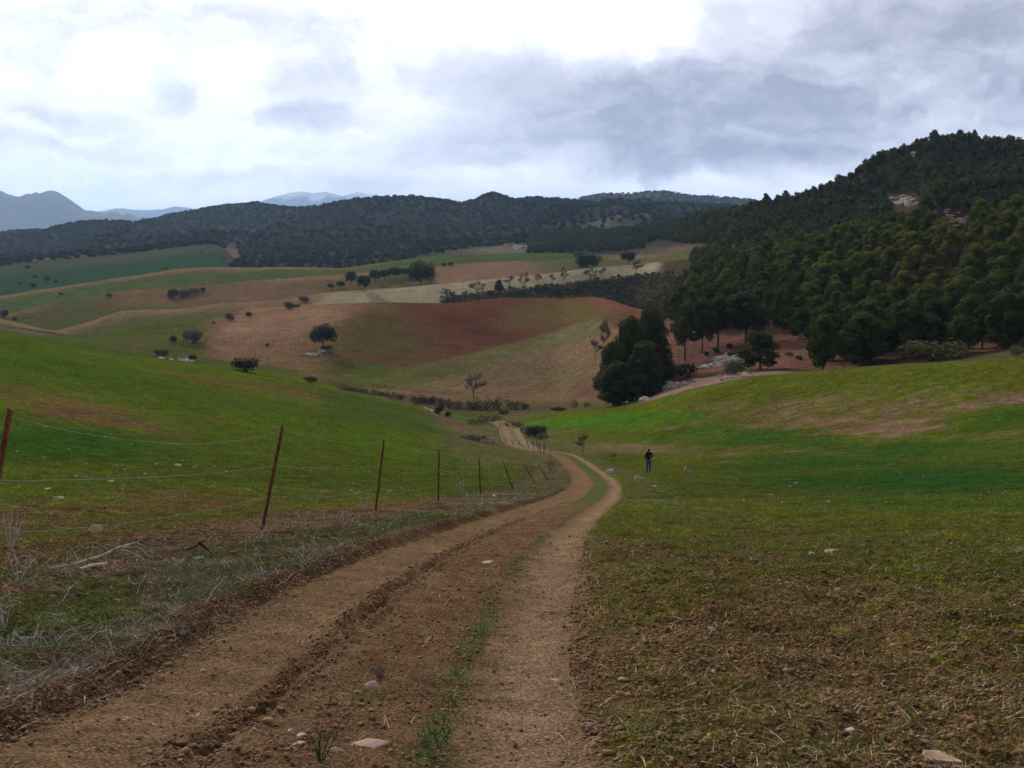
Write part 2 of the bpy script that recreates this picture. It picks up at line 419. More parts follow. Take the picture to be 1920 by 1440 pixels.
rz_ = relief(GX[near.any(1)], GY[near.any(1)], GL[near.any(1)], GS[near.any(1)], gpx[near.any(1)])
idx_near = np.where(near.any(1))[0]
GZ0 = GZ.copy()
GZ[idx_near] += rz_
fr = np.where(yrows >= 259)[0]
Xf, Yf, Sf = GX[fr], GY[fr], GS[fr]
mid = 1 - sst(Yf, 850, 1000)
dz = mid * 0.5 * fbm(Xf * 0.028, Yf * 0.022, 3, 51)
def near_line(S, i, w):
    return np.exp(-((S - i) / w) ** 2)
gul = 1 - 2 * np.abs(fbm(Xf * 0.0052 + 3, Yf * 0.0032, 4, 71))
hillw = sst(Sf, IX['R5'] + .3, IX['Q1'] - .6) * (1 - near_line(Sf, IX['Q2'], 0.55)) * (1 - near_line(Sf, IX['Q3'], 0.7)) * (Sf < IX['M0'])
hillw = hillw * sst(Yf, 950, 1150)
dz += hillw * 52 * (gul - 0.80)
dz += (Sf > IX['Q1']) * (Sf < IX['M0']) * 3.0 * fbm(Xf * 0.02, Yf * 0.02, 3, 72)
mw = sst(Sf, IX['M0'] - .2, IX['M0'] + .5)
rid = 1 - 2 * np.abs(fbm(Xf * 0.0022, Yf * 0.0014, 5, 81))
dz += mw * 90 * (rid - 0.5) * (1 - near_line(Sf, IX['M1'], 0.22)) * (1 - near_line(Sf, IX['M2'], 0.25))
dz += mw * 14 * fbm(Xf * 0.012, Yf * 0.012, 4, 82)
spur = sst(ucol_px, 1280, 1400)[None, :] * sst(Sf, IX['R1d'] + .5, IX['R2']) * (1 - sst(Sf, IX['S'], IX['Sd']))
dz += spur * (7 * (1 - 2 * np.abs(fbm(Xf * 0.013, Yf * 0.013, 3, 91))) - 4) * (1 - near_line(Sf, IX['S'], 0.4))
fold = 0
for a_, A_ in (('R1', 2.0), ('R2', 2.6), ('R3', 2.8), ('R4', 2.6)):
    f_ = np.clip((Sf - IX[a_] - (1.0 if a_ == 'R1' else 0.0)) / 1.0, 0, 1)
    if a_ == 'R1': f_ = np.clip((Sf - IX['R1']) / 2.0, 0, 1)
    fold = fold - 1.9 * A_ * np.sin(np.pi * f_ ** 0.8) ** 1.5
lm = 1 - sst(ucol_px, 1230, 1300)
dz += fold * lm[None, :] * (1 - 0.55 * sst(ucol_px, 760, 860)[None, :] * (Sf < IX['R2']))
dz += lm[None, :] * (1 - sst(Yf, 800, 900)) * 1.6 * fbm(Xf * 0.016 + Yf * 0.006, Yf * 0.012, 3, 52)
GZ[fr] += dz


def samp(G, X, Y):
    """bilinear look-up on the grid"""
    X, Y = np.asarray(X, float), np.asarray(Y, float)
    r = np.clip(np.searchsorted(yrows, Y) - 1, 0, NR - 2)
    fy = np.clip((Y - yrows[r]) / (yrows[r + 1] - yrows[r]), 0, 1)
    u = X / (Y + CO)
    c = np.clip(np.searchsorted(ucols, u) - 1, 0, NC - 2)
    fx = np.clip((u - ucols[c]) / (ucols[c + 1] - ucols[c]), 0, 1)
    return (G[r, c] * (1 - fx) + G[r, c + 1] * fx) * (1 - fy) + (G[r + 1, c] * (1 - fx) + G[r + 1, c + 1] * fx) * fy


def ground(X, Y):
    return float(samp(GZ, X, Y))


YM = np.exp(np.linspace(math.log(2.0), math.log(18000), 5500))


def hit(px, py, ymin=0.0):
    """first ground point along the view ray of a photo pixel, beyond ymin"""
    rx, rz = ray(px, py)
    X = YM * rx
    Zr = EYE + YM * rz
    G = samp(GZ, X, YM)
    ok = (Zr <= G) & (YM > ymin)
    i = int(np.argmax(ok)) if ok.any() else len(YM) - 1
    Y = YM[i]
    return Vector((float(Y * rx), float(Y), float(G[i])))


# ------------------------------------------------------------------ what grows where (soil colour, plant colour, cover)
def paint():
    soil = np.zeros((NR, NC, 3)); veg = np.zeros((NR, NC, 3)); cov = np.zeros((NR, NC))
    X, Y, S, L = GX, GY, GS, GL
    # wavy photo coordinates so that borders are not ruler-straight
    q = fbm(X / (Y + 8) * 60, np.log(Y + 8) * 14, 3, 7)
    px = gpx + 14 * q
    py = gpy + 5 * fbm(X / (Y + 8) * 45 + 9, np.log(Y + 8) * 20, 3, 8)
    def put(mask, s=None, v=None, c=None, w=1.0):
        m = (mask * w)[..., None] if not np.isscalar(mask) else mask
        if s is not None: soil[:] = soil * (1 - m) + np.array(s) * m
        if v is not None: veg[:] = veg * (1 - m) + np.array(v) * m
        if c is not None: cov[:] = cov * (1 - m[..., 0]) + c * m[..., 0]
    one = np.ones((NR, NC))
    def band(a, b, wa=0.08, wb=0.08):
        return sst(S, a - wa, a + wa) * (1 - sst(S, b - wb, b + wb))
    def pxr(a, b, w=25):
        return sst(px, a - w, a + w) * (1 - sst(px, b - w, b + w))
    def ell(cx, cy, rx, ry, rot=0.0, soft=0.5):
        t = math.radians(rot); dx, dy = px - cx, py - cy
        a = (dx * math.cos(t) + dy * math.sin(t)) / rx; b = (-dx * math.sin(t) + dy * math.cos(t)) / ry
        return 1 - sst(np.sqrt(a * a + b * b), 1 - soft, 1 + soft)
    K, W, R0, R1, R1d, R2, R3, R4, R5 = (IX[k] for k in ('K', 'W', 'R0', 'R1', 'R1d', 'R2', 'R3', 'R4', 'R5'))
    G_ = (0.072, 0.098, 0.010)
    # near field
    put(one, (0.165, 0.097, 0.043), G_, 0.42)
    put(sst(Y, 6, 12), None, None, 0.64)
    put(sst(Y, 11, 22), (0.15, 0.090, 0.038), (0.084, 0.108, 0.011), 0.76)
    put(sst(Y, 24, 50), None, None, 0.82)
    big = fbm(X * 0.11, Y * 0.06, 3, 101)
    nf = (S < K + 0.02)
    cov[:] = np.where(nf, np.clip(cov + 0.14 * big + 0.20 * fbm(X * 0.5, Y * 0.22, 4, 102), 0.05, 1), cov)
    right = sst(L, 4, 12) * nf
    left = sst(-L, 4, 9) * nf
    put(left * sst(Y, 7, 11), (0.14, 0.07, 0.032), (0.070, 0.112, 0.012), 0.72)
    put(left * ell(250, 980, 420, 55, -2) , None, None, 0.40)
    put(left * ell(160, 775, 160, 26, 12, .8), (0.13, 0.068, 0.036), None, 0.34)
    put(left * ell(330, 700, 200, 14, 11, .8), (0.13, 0.075, 0.035), None, 0.5)
    put(left * ell(560, 735, 220, 16, 14, .8), (0.12, 0.07, 0.03), None, 0.55)
    put(left * ell(90, 830, 190, 32, 4, .6), None, (0.040, 0.105, 0.012), 0.95)
    put(left * ell(600, 810, 260, 24, 12, .7), None, (0.07, 0.125, 0.012), 0.9)
    put(left * ell(120, 690, 200, 20, 9, .8), None, (0.06, 0.115, 0.012), 0.92)
    strl = sst(fbm(X * 0.05 + 7, Y * 0.075 + Y * 0.03, 4, 104), 0.10, 0.6) * sst(Y, 45, 70)
    put(left * strl, (0.15, 0.085, 0.042), None, 0.45, 0.85)
    # crests catch more grass
    put(left * band(K - .5, K + .05), (0.13, 0.08, 0.035), (0.076, 0.118, 0.012), 0.88)
    put(nf * left * band(IX['N'] + .1, K - .3) * sst(px, 560, 640), (0.12, 0.075, 0.035), (0.06, 0.095, 0.018), 0.75)
    # right field
    put(right * sst(Y, 34, 70), (0.16, 0.088, 0.048), (0.080, 0.106, 0.012), 0.84)
    strk = sst(fbm(X * 0.075 - Y * 0.03, Y * 0.12 + 5, 4, 103), -0.08, 0.42) * sst(Y, 62, 76) * sst(px, 1150, 1350)
    put(right * strk, (0.20, 0.115, 0.070), None, 0.36, 0.9)
    for e in ((1480, 745, 210, 17, -8), (1330, 770, 200, 10, -6), (1600, 735, 160, 22, -6), (1560, 790, 90, 10, -2), (1700, 800, 150, 14, -6), (1870, 745, 110, 16, -10), (1180, 800, 150, 6, 0),
              (1420, 800, 90, 8, 0), (1230, 838, 200, 5, 0), (1830, 680, 160, 8, -3), (1540, 885, 75, 12, 0), (1880, 910, 60, 10, 0), (1300, 756, 70, 6, -6)):
        put(right * ell(*e, .9) * (0.45 + 0.55 * sst(fbm(X * 0.12, Y * 0.16, 4, 105), -0.35, 0.2)), (0.20, 0.12, 0.078), None, 0.26, 1.0)
    for e in ((1400, 825, 170, 22, 2), (1700, 860, 330, 30, -2), (1750, 900, 300, 26, 0), (1880, 800, 140, 30, -12), (1500, 915, 240, 16, 0), (1600, 940, 330, 14, 1)):
        put(right * ell(*e, .95) * (0.3 + 0.7 * sst(fbm(X * 0.10, Y * 0.10, 3, 107), -0.4, 0.3)), None, (0.026, 0.088, 0.010), 0.96, 0.95)
    put(right * band(K - .7, K + .1), None, (0.090, 0.120, 0.012), 0.90, 0.6)
    put(nf * ell(1120, 842, 170, 9, 2), (0.16, 0.095, 0.06), (0.13, 0.12, 0.06), 0.5, 0.9)
    for e in ((1560, 850, 120, 5, 0), (1700, 770, 240, 26, -8), (1500, 770, 160, 14, -5)):
        put(right * ell(*e, .9), (0.19, 0.11, 0.07), None, 0.45, 0.8)
    # valley floor around the farther bend: dull grass
    put(nf * ell(960, 830, 130, 50, 0, .5), (0.16, 0.10, 0.06), (0.085, 0.105, 0.032), 0.6)
    put(nf * ell(870, 800, 70, 24, 25, .6), (0.15, 0.09, 0.06), (0.10, 0.10, 0.045), 0.5)
    put(nf * ell(880, 783, 40, 7, 15, .5) + nf * ell(1150, 790, 160, 14, -3, .5), None, (0.06, 0.15, 0.012), 0.95)
    # verges
    verge = sst(-L, 1.35, 1.6) * (1 - sst(-L, 4.0, 5.5)) * nf * (1 - sst(Y, 60, 100))
    put(verge, (0.105, 0.062, 0.036), (0.055, 0.078, 0.022), 0.50)
    dry = sst(fbm(X * 0.8, Y * 0.5, 3, 111), -0.1, 0.35)
    put(verge * dry * (1 - sst(-L, 3.2, 4.2)), (0.12, 0.088, 0.060), (0.12, 0.105, 0.075), 0.5, 0.8)
    put(nf * sst(-L, 3.0, 3.6) * (1 - sst(-L, 4.6, 6.5)) * (1 - sst(Y, 24, 40)), (0.15, 0.075, 0.036), None, 0.22, 0.85)
    lip = np.exp(-((L + 1.56 + 0.25 * fbm(X * 1.1, Y * 0.6, 3, 113)) / 0.11) ** 2) * (1 - sst(Y, 40, 80))
    put(lip, (0.105, 0.056, 0.029), None, 0.12, 0.9)
    rverge = sst(L, 1.2, 1.5) * (1 - sst(L, 2.2, 4.5)) * sst(Y, 22, 40) * (1 - sst(Y, 80, 120))
    put(rverge, (0.15, 0.10, 0.06), (0.085, 0.11, 0.035), 0.6)
    # the track itself
    sc_ = 1.0 + sst(Y, 60, 120) * 0.18
    l = (L + 0.10 * fbm(X * 0.9, Y * 0.35, 3, 5)) / sc_
    tr = sst(l, -1.52, -1.36) * (1 - sst(l, 1.05, 1.22)) * (Y < 236) * nf
    soft = fbm(X * 1.3, Y * 0.8, 3, 121)
    put(tr, (0.160, 0.098, 0.052), (0.06, 0.115, 0.025), 0.02)
    # the hump between the wheels: grass strip, more of it farther on
    hump = tr * sst(l, -0.42, -0.2) * (1 - sst(l, 0.42, 0.55))
    put(hump, (0.145, 0.084, 0.044), None, 0.16)
    put(hump * sst(Y, 22, 36) * (1 - sst(Y, 100, 120)), (0.14, 0.088, 0.050), (0.080, 0.105, 0.026), 0.66)
    put(tr * sst(Y, 95, 120), (0.21, 0.145, 0.092), (0.085, 0.11, 0.03), 0.12)
    put(hump * sst(Y, 95, 120), (0.20, 0.14, 0.09), (0.085, 0.11, 0.03), 0.5)
    strip = tr * np.exp(-((l - 0.42) / 0.09) ** 2) * sst(soft, -0.5, 0.0) * (1 - sst(Y, 24, 34))
    put(strip, (0.12, 0.08, 0.04), (0.045, 0.085, 0.02), 0.45)
    pale = tr * np.exp(-((l - 0.82) / 0.26) ** 2)
    put(pale, (0.245, 0.158, 0.094), None, None, 0.85)
    pale2 = tr * np.exp(-((l + 0.95) / 0.35) ** 2)
    put(pale2, (0.190, 0.118, 0.064), None, None, 0.7)
    put(tr * np.exp(-((np.abs(l + 0.60) - 0.03) / 0.10) ** 2) * (1 - sst(Y, 30, 50)) * sst(fbm(X * 3, Y * 2, 3, 122), -.6, .2), (0.120, 0.068, 0.036), None, None, 0.6)
    soil[nf] *= 1.34; veg[nf] *= 1.24
    # ---- behind the near crests
    put(band(K, W + 20, .03), (0.16, 0.10, 0.06), (0.075, 0.10, 0.03), 0.55)
    put(band(K, W, .03) * sst(px, 1180, 1215) * (1 - sst(px, 1440, 1520)), (0.33, 0.21, 0.165), (0.12, 0.12, 0.05), 0.10)
    put(band(K, W, .03) * (1 - sst(px, 1180, 1215)) * sst(px, 900, 980), (0.19, 0.12, 0.08), (0.085, 0.12, 0.03), 0.5)
    # field in the valley, brown with drill rows
    fld = band(W + .1, R0) * (1 - sst(px, 1185, 1215))
    put(fld, (0.285, 0.170, 0.102), (0.135, 0.140, 0.04), 0.40)
    put(fld * ell(760, 705, 150, 16, -6, .7), None, (0.095, 0.13, 0.022), 0.85)
    put(fld * ell(930, 665, 220, 12, -14, .7), None, (0.14, 0.14, 0.05), 0.75)
    put(fld * ell(1090, 620, 120, 12, -20, .7), (0.25, 0.2, 0.13), (0.17, 0.17, 0.075), 0.8)
    put(fld * ell(1010, 705, 120, 25, 0, .7), (0.24, 0.155, 0.10), (0.15, 0.14, 0.06), 0.5)
    put(fld * ell(1150, 735, 70, 25, 0, .7), (0.19, 0.095, 0.06), None, 0.15)
    put(fld * (1 - sst(px, 480, 640)), (0.16, 0.10, 0.05), (0.085, 0.12, 0.022), 0.75)
    put(((S > W) & (S < IX['R2'])) * ell(45, 616, 75, 13, 6, .4), (0.17, 0.135, 0.10), (0.07, 0.09, 0.04), 0.35)
    put(((S > W) & (S < IX['R2'])) * ell(60, 611, 50, 2.5, 5, .5), (0.26, 0.2, 0.15), None, 0.1)
    # red hill
    rf = band(R0, R1 + .05, .04, .06) * (1 - sst(px, 1185, 1230))
    put(rf, (0.170, 0.074, 0.040), (0.085, 0.10, 0.022), 0.30)
    put(rf * ell(740, 625, 110, 60, 30, .8), None, None, 0.45)
    put(rf * ell(880, 600, 120, 50, 20, .8), (0.150, 0.058, 0.032), None, 0.12)
    put(rf * ell(1060, 590, 110, 22, -5, .8), (0.22, 0.13, 0.06), (0.13, 0.12, 0.03), 0.6)
    put(rf * ell(1160, 568, 60, 16, 15, .7), (0.27, 0.11, 0.06), None, 0.12)
    put(rf * ell(640, 640, 130, 50, 0, .8), (0.19, 0.10, 0.05), (0.10, 0.105, 0.025), 0.55)
    put(rf * ell(620, 692, 140, 14, 4, .7), None, (0.085, 0.13, 0.02), 0.9)
    put(rf * (1 - sst(px, 560, 700)), (0.30, 0.165, 0.092), (0.11, 0.12, 0.03), 0.45)
    put(rf * ell(520, 610, 150, 22, -10, .7), (0.37, 0.21, 0.125), None, 0.15)
    put(rf * ell(470, 650, 100, 18, 0, .8), (0.29, 0.165, 0.095), None, 0.25)
    put(rf * (1 - sst(px, 330, 430)), (0.17, 0.10, 0.045), (0.085, 0.125, 0.022), 0.82)
    put(rf * ell(270, 640, 90, 12, -8, .7), (0.17, 0.10, 0.05), None, 0.5)
    # behind the red crest
    put(band(R1 + .05, R2 - .05), (0.18, 0.125, 0.065), (0.10, 0.12, 0.03), 0.6)
    pk = band(R1 + .05, R2 - .3) * pxr(450, 860)
    put(pk, (0.36, 0.205, 0.115), (0.19, 0.17, 0.07), 0.22)
    put(band(R1 + .05, R2 - .3) * pxr(760, 860), (0.23, 0.115, 0.06), None, 0.15)
    palef = (band(R1d + .35, R2, .12, .03) * pxr(800, 1390) + band(R1 + .75, R2, .12, .03) * pxr(600, 810)).clip(0, 1)
    upe = np.interp(px, [820, 836, 880, 940, 1000, 1060, 1130, 1200, 1262, 1300], [562, 557, 552, 546, 538, 534, 524, 516, 512, 505])
    palef = palef * (1 - sst(px, 815, 850) * sst(py - upe, -2, 2))
    put(palef, (0.40, 0.34, 0.23), (0.32, 0.32, 0.18), 0.5)
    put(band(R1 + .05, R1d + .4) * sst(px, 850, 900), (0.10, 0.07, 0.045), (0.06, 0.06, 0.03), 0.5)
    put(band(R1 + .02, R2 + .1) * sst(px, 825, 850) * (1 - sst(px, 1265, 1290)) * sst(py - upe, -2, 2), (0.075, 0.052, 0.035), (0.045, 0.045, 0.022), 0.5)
    lobeg = sst(S, R0 - .9, R0 - .6) * sst(px, 1215, 1260)
    put(lobeg, (0.21, 0.105, 0.072), (0.06, 0.07, 0.025), 0.18)
    put(lobeg * sst(S, R1, R1 + .3), (0.11, 0.065, 0.042), (0.04, 0.05, 0.02), 0.5)
    f1 = band(R2, R3, .03) * (1 - sst(px, 1385, 1400))
    put(f1, (0.20, 0.125, 0.065), (0.10, 0.12, 0.035), 0.55)
    put(f1 * pxr(800, 1080, 40), (0.28, 0.16, 0.095), None, 0.22)
    put(f1 * ell(1090, 492, 80, 10, 0, .8), None, (0.12, 0.13, 0.05), 0.8)
    put(f1 * (1 - sst(px, 560, 700)), (0.19, 0.11, 0.055), (0.085, 0.115, 0.028), 0.6)
    put(f1 * ell(480, 540, 160, 9, -4, .8), (0.23, 0.125, 0.07), None, 0.25)
    put(f1 * ell(310, 548, 110, 11, -4, .8), (0.22, 0.125, 0.06), None, 0.35)
    ffold = np.where((S > R1) & (S < R2), (S - R1) / 2.0, S - np.floor(S))
    lf = ((S > R0) & (S < R4)) * (1 - sst(px, 640, 820))
    greenf = lf * (1 - sst(ffold, 0.15, 0.6)) * (S > R1)
    f2 = band(R3, R4, .03) * (1 - sst(px, 1385, 1400))
    put(f2, (0.15, 0.10, 0.05), (0.085, 0.125, 0.035), 0.85)
    put(f2 * ell(260, 545, 200, 8, -12, .8), (0.15, 0.095, 0.045), None, 0.45)
    put(f2 * pxr(1130, 1250), (0.22, 0.14, 0.09), (0.14, 0.13, 0.06), 0.4)
    put(greenf, (0.13, 0.09, 0.04), (0.052, 0.108, 0.018), 0.95, 0.95)
    put(lf * (S > R1) * sst(ffold, 0.72, 0.96) * sst(fbm(X * 0.01, Y * 0.02, 3, 106), -.5, .2), (0.31, 0.185, 0.095), None, 0.28, 0.9)
    f3 = band(R4, R5 + .05, .03) * (1 - sst(px, 425, 440))
    put(f3, (0.10, 0.075, 0.045), (0.036, 0.082, 0.036), 0.85)
    put(f3 * band(R5 - .3, R5 + .05, .1), (0.18, 0.12, 0.085), (0.08, 0.10, 0.05), 0.4, 0.6)
    wood = np.clip(sst(S, R4 + .02, R4 + .2) * sst(px, 428, 445) + sst(S, R5, R5 + .1), 0, 1) * (1 - sst(px, 1385, 1400))
    put(wood, (0.105, 0.085, 0.062), (0.045, 0.055, 0.030), 0.6)
    put(wood * ell(980, 465, 120, 8, -3, .7), (0.24, 0.19, 0.14), (0.07, 0.09, 0.04), 0.4)
    put(wood * ell(1130, 430, 130, 22, -8, .7), (0.17, 0.135, 0.10), (0.08, 0.10, 0.05), 0.5)
    put(wood * ell(1245, 470, 80, 9, -5, .7), (0.24, 0.125, 0.09), None, 0.1)
    put(wood * ell(90, 480, 130, 10, -5, .6), (0.24, 0.2, 0.13), (0.10, 0.11, 0.06), 0.5)
    put(wood * ell(435, 475, 20, 22, -60, .6), (0.2, 0.14, 0.11), None, 0.2)
    q3 = sst(S, IX['Q2d'] - .5, IX['Q2d'])
    put(q3, (0.13, 0.115, 0.085), (0.07, 0.09, 0.05), 0.6)
    mt = sst(S, IX['Q3d'] + .2, IX['M0'])
    put(mt, (0.26, 0.25, 0.23), (0.085, 0.10, 0.07), 0.5)
    put(mt * ell(215, 412, 60, 7, 10, .7), (0.3, 0.28, 0.2), (0.16, 0.2, 0.12), 0.5)
    snow = sst(S, IX['M1d'], IX['M1d'] + .3) * sst(GZ, 1150, 1280) * sst(fbm(X * 0.004, Y * 0.002, 4, 131) + (GZ - 1330) / 320, -0.25, 0.2)
    put(snow, (0.85, 0.87, 0.9), (0.8, 0.83, 0.88), 0.3)
    rows = fld * ell(1085, 690, 75, 75, 0, .7)
    return soil, veg, np.clip(cov, 0, 1), tr, rows


soilG, vegG, covG, trG, rowG = paint()


# ------------------------------------------------------------------ materials
def material(name):
    m = bpy.data.materials.new(name)
    m.use_nodes = True
    return m, NT(m.node_tree)


def simple_mat(name, col, rough=0.9, var=0.25, scale=8.0, bump=0.0, col2=None, spec=0.2, rnd=0.0, trans=None, place=None):
    m, t = material(name)
    o = t.n('ShaderNodeTexCoord').outputs['Object']
    nz = t.noise(o, scale, 5, 0.6)
    f = t.maprange(nz, 0.3, 0.7)
    a = tuple(c * (1 - var) for c in col) + (1,)
    b = tuple(min(1, c * (1 + var)) for c in (col2 or col)) + (1,)
    c = t.mix(f, a, b)
    if rnd:
        r = t.n('ShaderNodeObjectInfo').outputs['Random']
        c = t.mix(1.0, c, t.n('ShaderNodeCombineColor', ins={0: t.m('MULTIPLY_ADD', r, rnd * 1.3, 1 - rnd * .6), 1: t.m('MULTIPLY_ADD', r, rnd, 1 - rnd * .5), 2: t.m('MULTIPLY_ADD', r, rnd * 0.4, 1 - rnd * .2)}).outputs[0], 'MULTIPLY')
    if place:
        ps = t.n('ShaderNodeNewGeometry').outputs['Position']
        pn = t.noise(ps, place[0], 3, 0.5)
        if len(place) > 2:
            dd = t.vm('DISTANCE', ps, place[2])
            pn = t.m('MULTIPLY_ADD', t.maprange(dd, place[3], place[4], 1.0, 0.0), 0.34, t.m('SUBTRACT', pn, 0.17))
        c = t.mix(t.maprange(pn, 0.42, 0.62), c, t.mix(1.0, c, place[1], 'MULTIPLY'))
    p = t.n('ShaderNodeBsdfPrincipled', ins={'Base Color': c, 'Roughness': rough, 'Specular IOR Level': spec})
    if bump:
        bn = t.n('ShaderNodeBump', ins={'Height': nz, 'Strength': 0.8, 'Distance': bump})
        t.t.links.new(bn.outputs[0], p.inputs['Normal'])
    out = p.outputs[0]
    if trans:
        tr = t.n('ShaderNodeBsdfTranslucent', ins={'Color': c})
        out = t.n('ShaderNodeMixShader', ins={0: trans, 1: p.outputs[0], 2: tr.outputs[0]}).outputs[0]
    t.n('ShaderNodeOutputMaterial', ins={'Surface': out})
    return m


def ground_material():
    m, t = material("ground_soil_and_grass")
    P = t.n('ShaderNodeNewGeometry').outputs['Position']
    soil = t.n('ShaderNodeAttribute', attribute_name='soil').outputs['Color']
    veg = t.n('ShaderNodeAttribute', attribute_name='veg').outputs['Color']
    cov = t.n('ShaderNodeAttribute', attribute_name='cover').outputs['Fac']
    flat = t.vm('MULTIPLY', P, (1, 1, 0))
    dist = t.vm('LENGTH', P)
    n1 = t.noise(flat, 22, 5, 0.65)       # sprouts
    n2 = t.noise(flat, 2.6, 5, 0.65)      # tufts
    n3 = t.noise(flat, 0.33, 5, 0.6)      # patches
    n4 = t.noise(flat, 0.05, 4, 0.6)
    nf = t.m('ADD', t.m('MULTIPLY', n1, 0.30), t.m('ADD', t.m('MULTIPLY', n2, 0.28), t.m('ADD', t.m('MULTIPLY', n3, 0.28), t.m('MULTIPLY', n4, 0.14))))
    # cover threshold
    thr = t.m('MULTIPLY_ADD', cov, -0.24, 0.62)
    mask = t.maprange(t.m('SUBTRACT', nf, thr), -0.03, 0.03)
    # colour variation that belongs to the ground
    v1 = t.m('MULTIPLY_ADD', t.m('SUBTRACT', t.noise(flat, 60, 3, 0.7), 0.5), 2.2, 1.0)
    v2 = t.m('MULTIPLY_ADD', t.m('SUBTRACT', n2, 0.5), 1.7, 1.0)
    v3 = t.m('MULTIPLY_ADD', t.m('SUBTRACT', n4, 0.5), 0.8, 1.0)
    v5 = t.m('MULTIPLY_ADD', t.m('SUBTRACT', t.noise(flat, 0.85, 5, 0.7), 0.5), 1.9, 1.0)
    v6 = t.m('MULTIPLY_ADD', t.m('SUBTRACT', t.noise(flat, 0.16, 4, 0.7), 0.5), 1.0, 1.0)
    rc = hit(1125, 640, 150)
    dr = t.vm('LENGTH', t.vm('SUBTRACT', flat, (rc.x, rc.y, 0.0)))
    rows = t.n('ShaderNodeAttribute', attribute_name='rows').outputs['Fac']
    wv = t.m('SINE', t.m('MULTIPLY', t.m('ADD', dr, t.m('MULTIPLY', n4, 6.0)), 3.3))
    rowf = t.m('MULTIPLY_ADD', t.m('MULTIPLY', rows, wv), 0.15, 1.0)
    v = t.m('MULTIPLY', 1.28, t.m('MAXIMUM', t.m('MULTIPLY', t.m('MULTIPLY', v1, t.m('MULTIPLY', v2, v3)), t.m('MULTIPLY', rowf, t.m('MULTIPLY', v5, v6))), 0.16))
    vc = t.n('ShaderNodeCombineColor', ins={0: v, 1: v, 2: v}).outputs[0]
    g1 = t.n('ShaderNodeTexVoronoi', feature='F1', ins={'Vector': flat, 'Scale': 38.0})
    g2 = t.n('ShaderNodeTexVoronoi', feature='F1', ins={'Vector': flat, 'Scale': 105.0})
    g3 = t.n('ShaderNodeTexVoronoi', feature='F1', ins={'Vector': flat, 'Scale': 4.5})
    gr = t.m('MULTIPLY', t.maprange(g1.outputs['Distance'], 0.1, 0.75, 1.22, 0.50), t.maprange(g2.outputs['Distance'], 0.1, 0.75, 1.2, 0.62))
    gr = t.m('MULTIPLY', gr, t.m('MULTIPLY_ADD', t.n('ShaderNodeSeparateColor', ins={0: g3.outputs['Color']}).outputs[0], 0.5, 0.78))
    vc = t.mix(1.0, vc, t.n('ShaderNodeCombineColor', ins={0: gr, 1: gr, 2: gr}).outputs[0], 'MULTIPLY')
    # yellower grass here and there
    yel = t.mix(t.maprange(n3, 0.42, 0.66), veg, t.mix(1.0, veg, (1.45, 1.02, 0.9, 1), 'MULTIPLY'))
    c = t.mix(mask, soil, yel)
    c = t.mix(1.0, c, vc, 'MULTIPLY')
    # straw flecks near by
    fl = t.n('ShaderNodeTexVoronoi', feature='F1', ins={'Vector': t.vm('MULTIPLY', t.vm('ADD', flat, t.vm('MULTIPLY', t.n('ShaderNodeTexNoise', ins={'Vector': flat, 'Scale': 3.0}).outputs[1], (1, 1, 1))), (16, 34, 1)), 'Scale': 1.0}).outputs['Distance']
    flm = t.m('MULTIPLY', t.m('LESS_THAN', fl, 0.085), 0.55)
    c = t.mix(flm, c, (0.36, 0.29, 0.19, 1))
    p = t.n('ShaderNodeBsdfPrincipled', ins={'Base Color': c, 'Roughness': 1.0, 'Specular IOR Level': 0.0})
    h = t.m('ADD', t.m('MULTIPLY', t.noise(flat, 30, 6, 0.7), 0.03), t.m('ADD', t.m('MULTIPLY', t.noise(flat, 7, 6, 0.65), 0.05), t.m('MULTIPLY', t.noise(flat, 0.6, 5, 0.65), 0.35)))
    bmp = t.n('ShaderNodeBump', ins={'Height': h, 'Strength': 1.0, 'Distance': 1.35})
    t.t.links.new(bmp.outputs[0], p.inputs['Normal'])
    t.n('ShaderNodeOutputMaterial', ins={'Surface': p.outputs[0]})
    return m


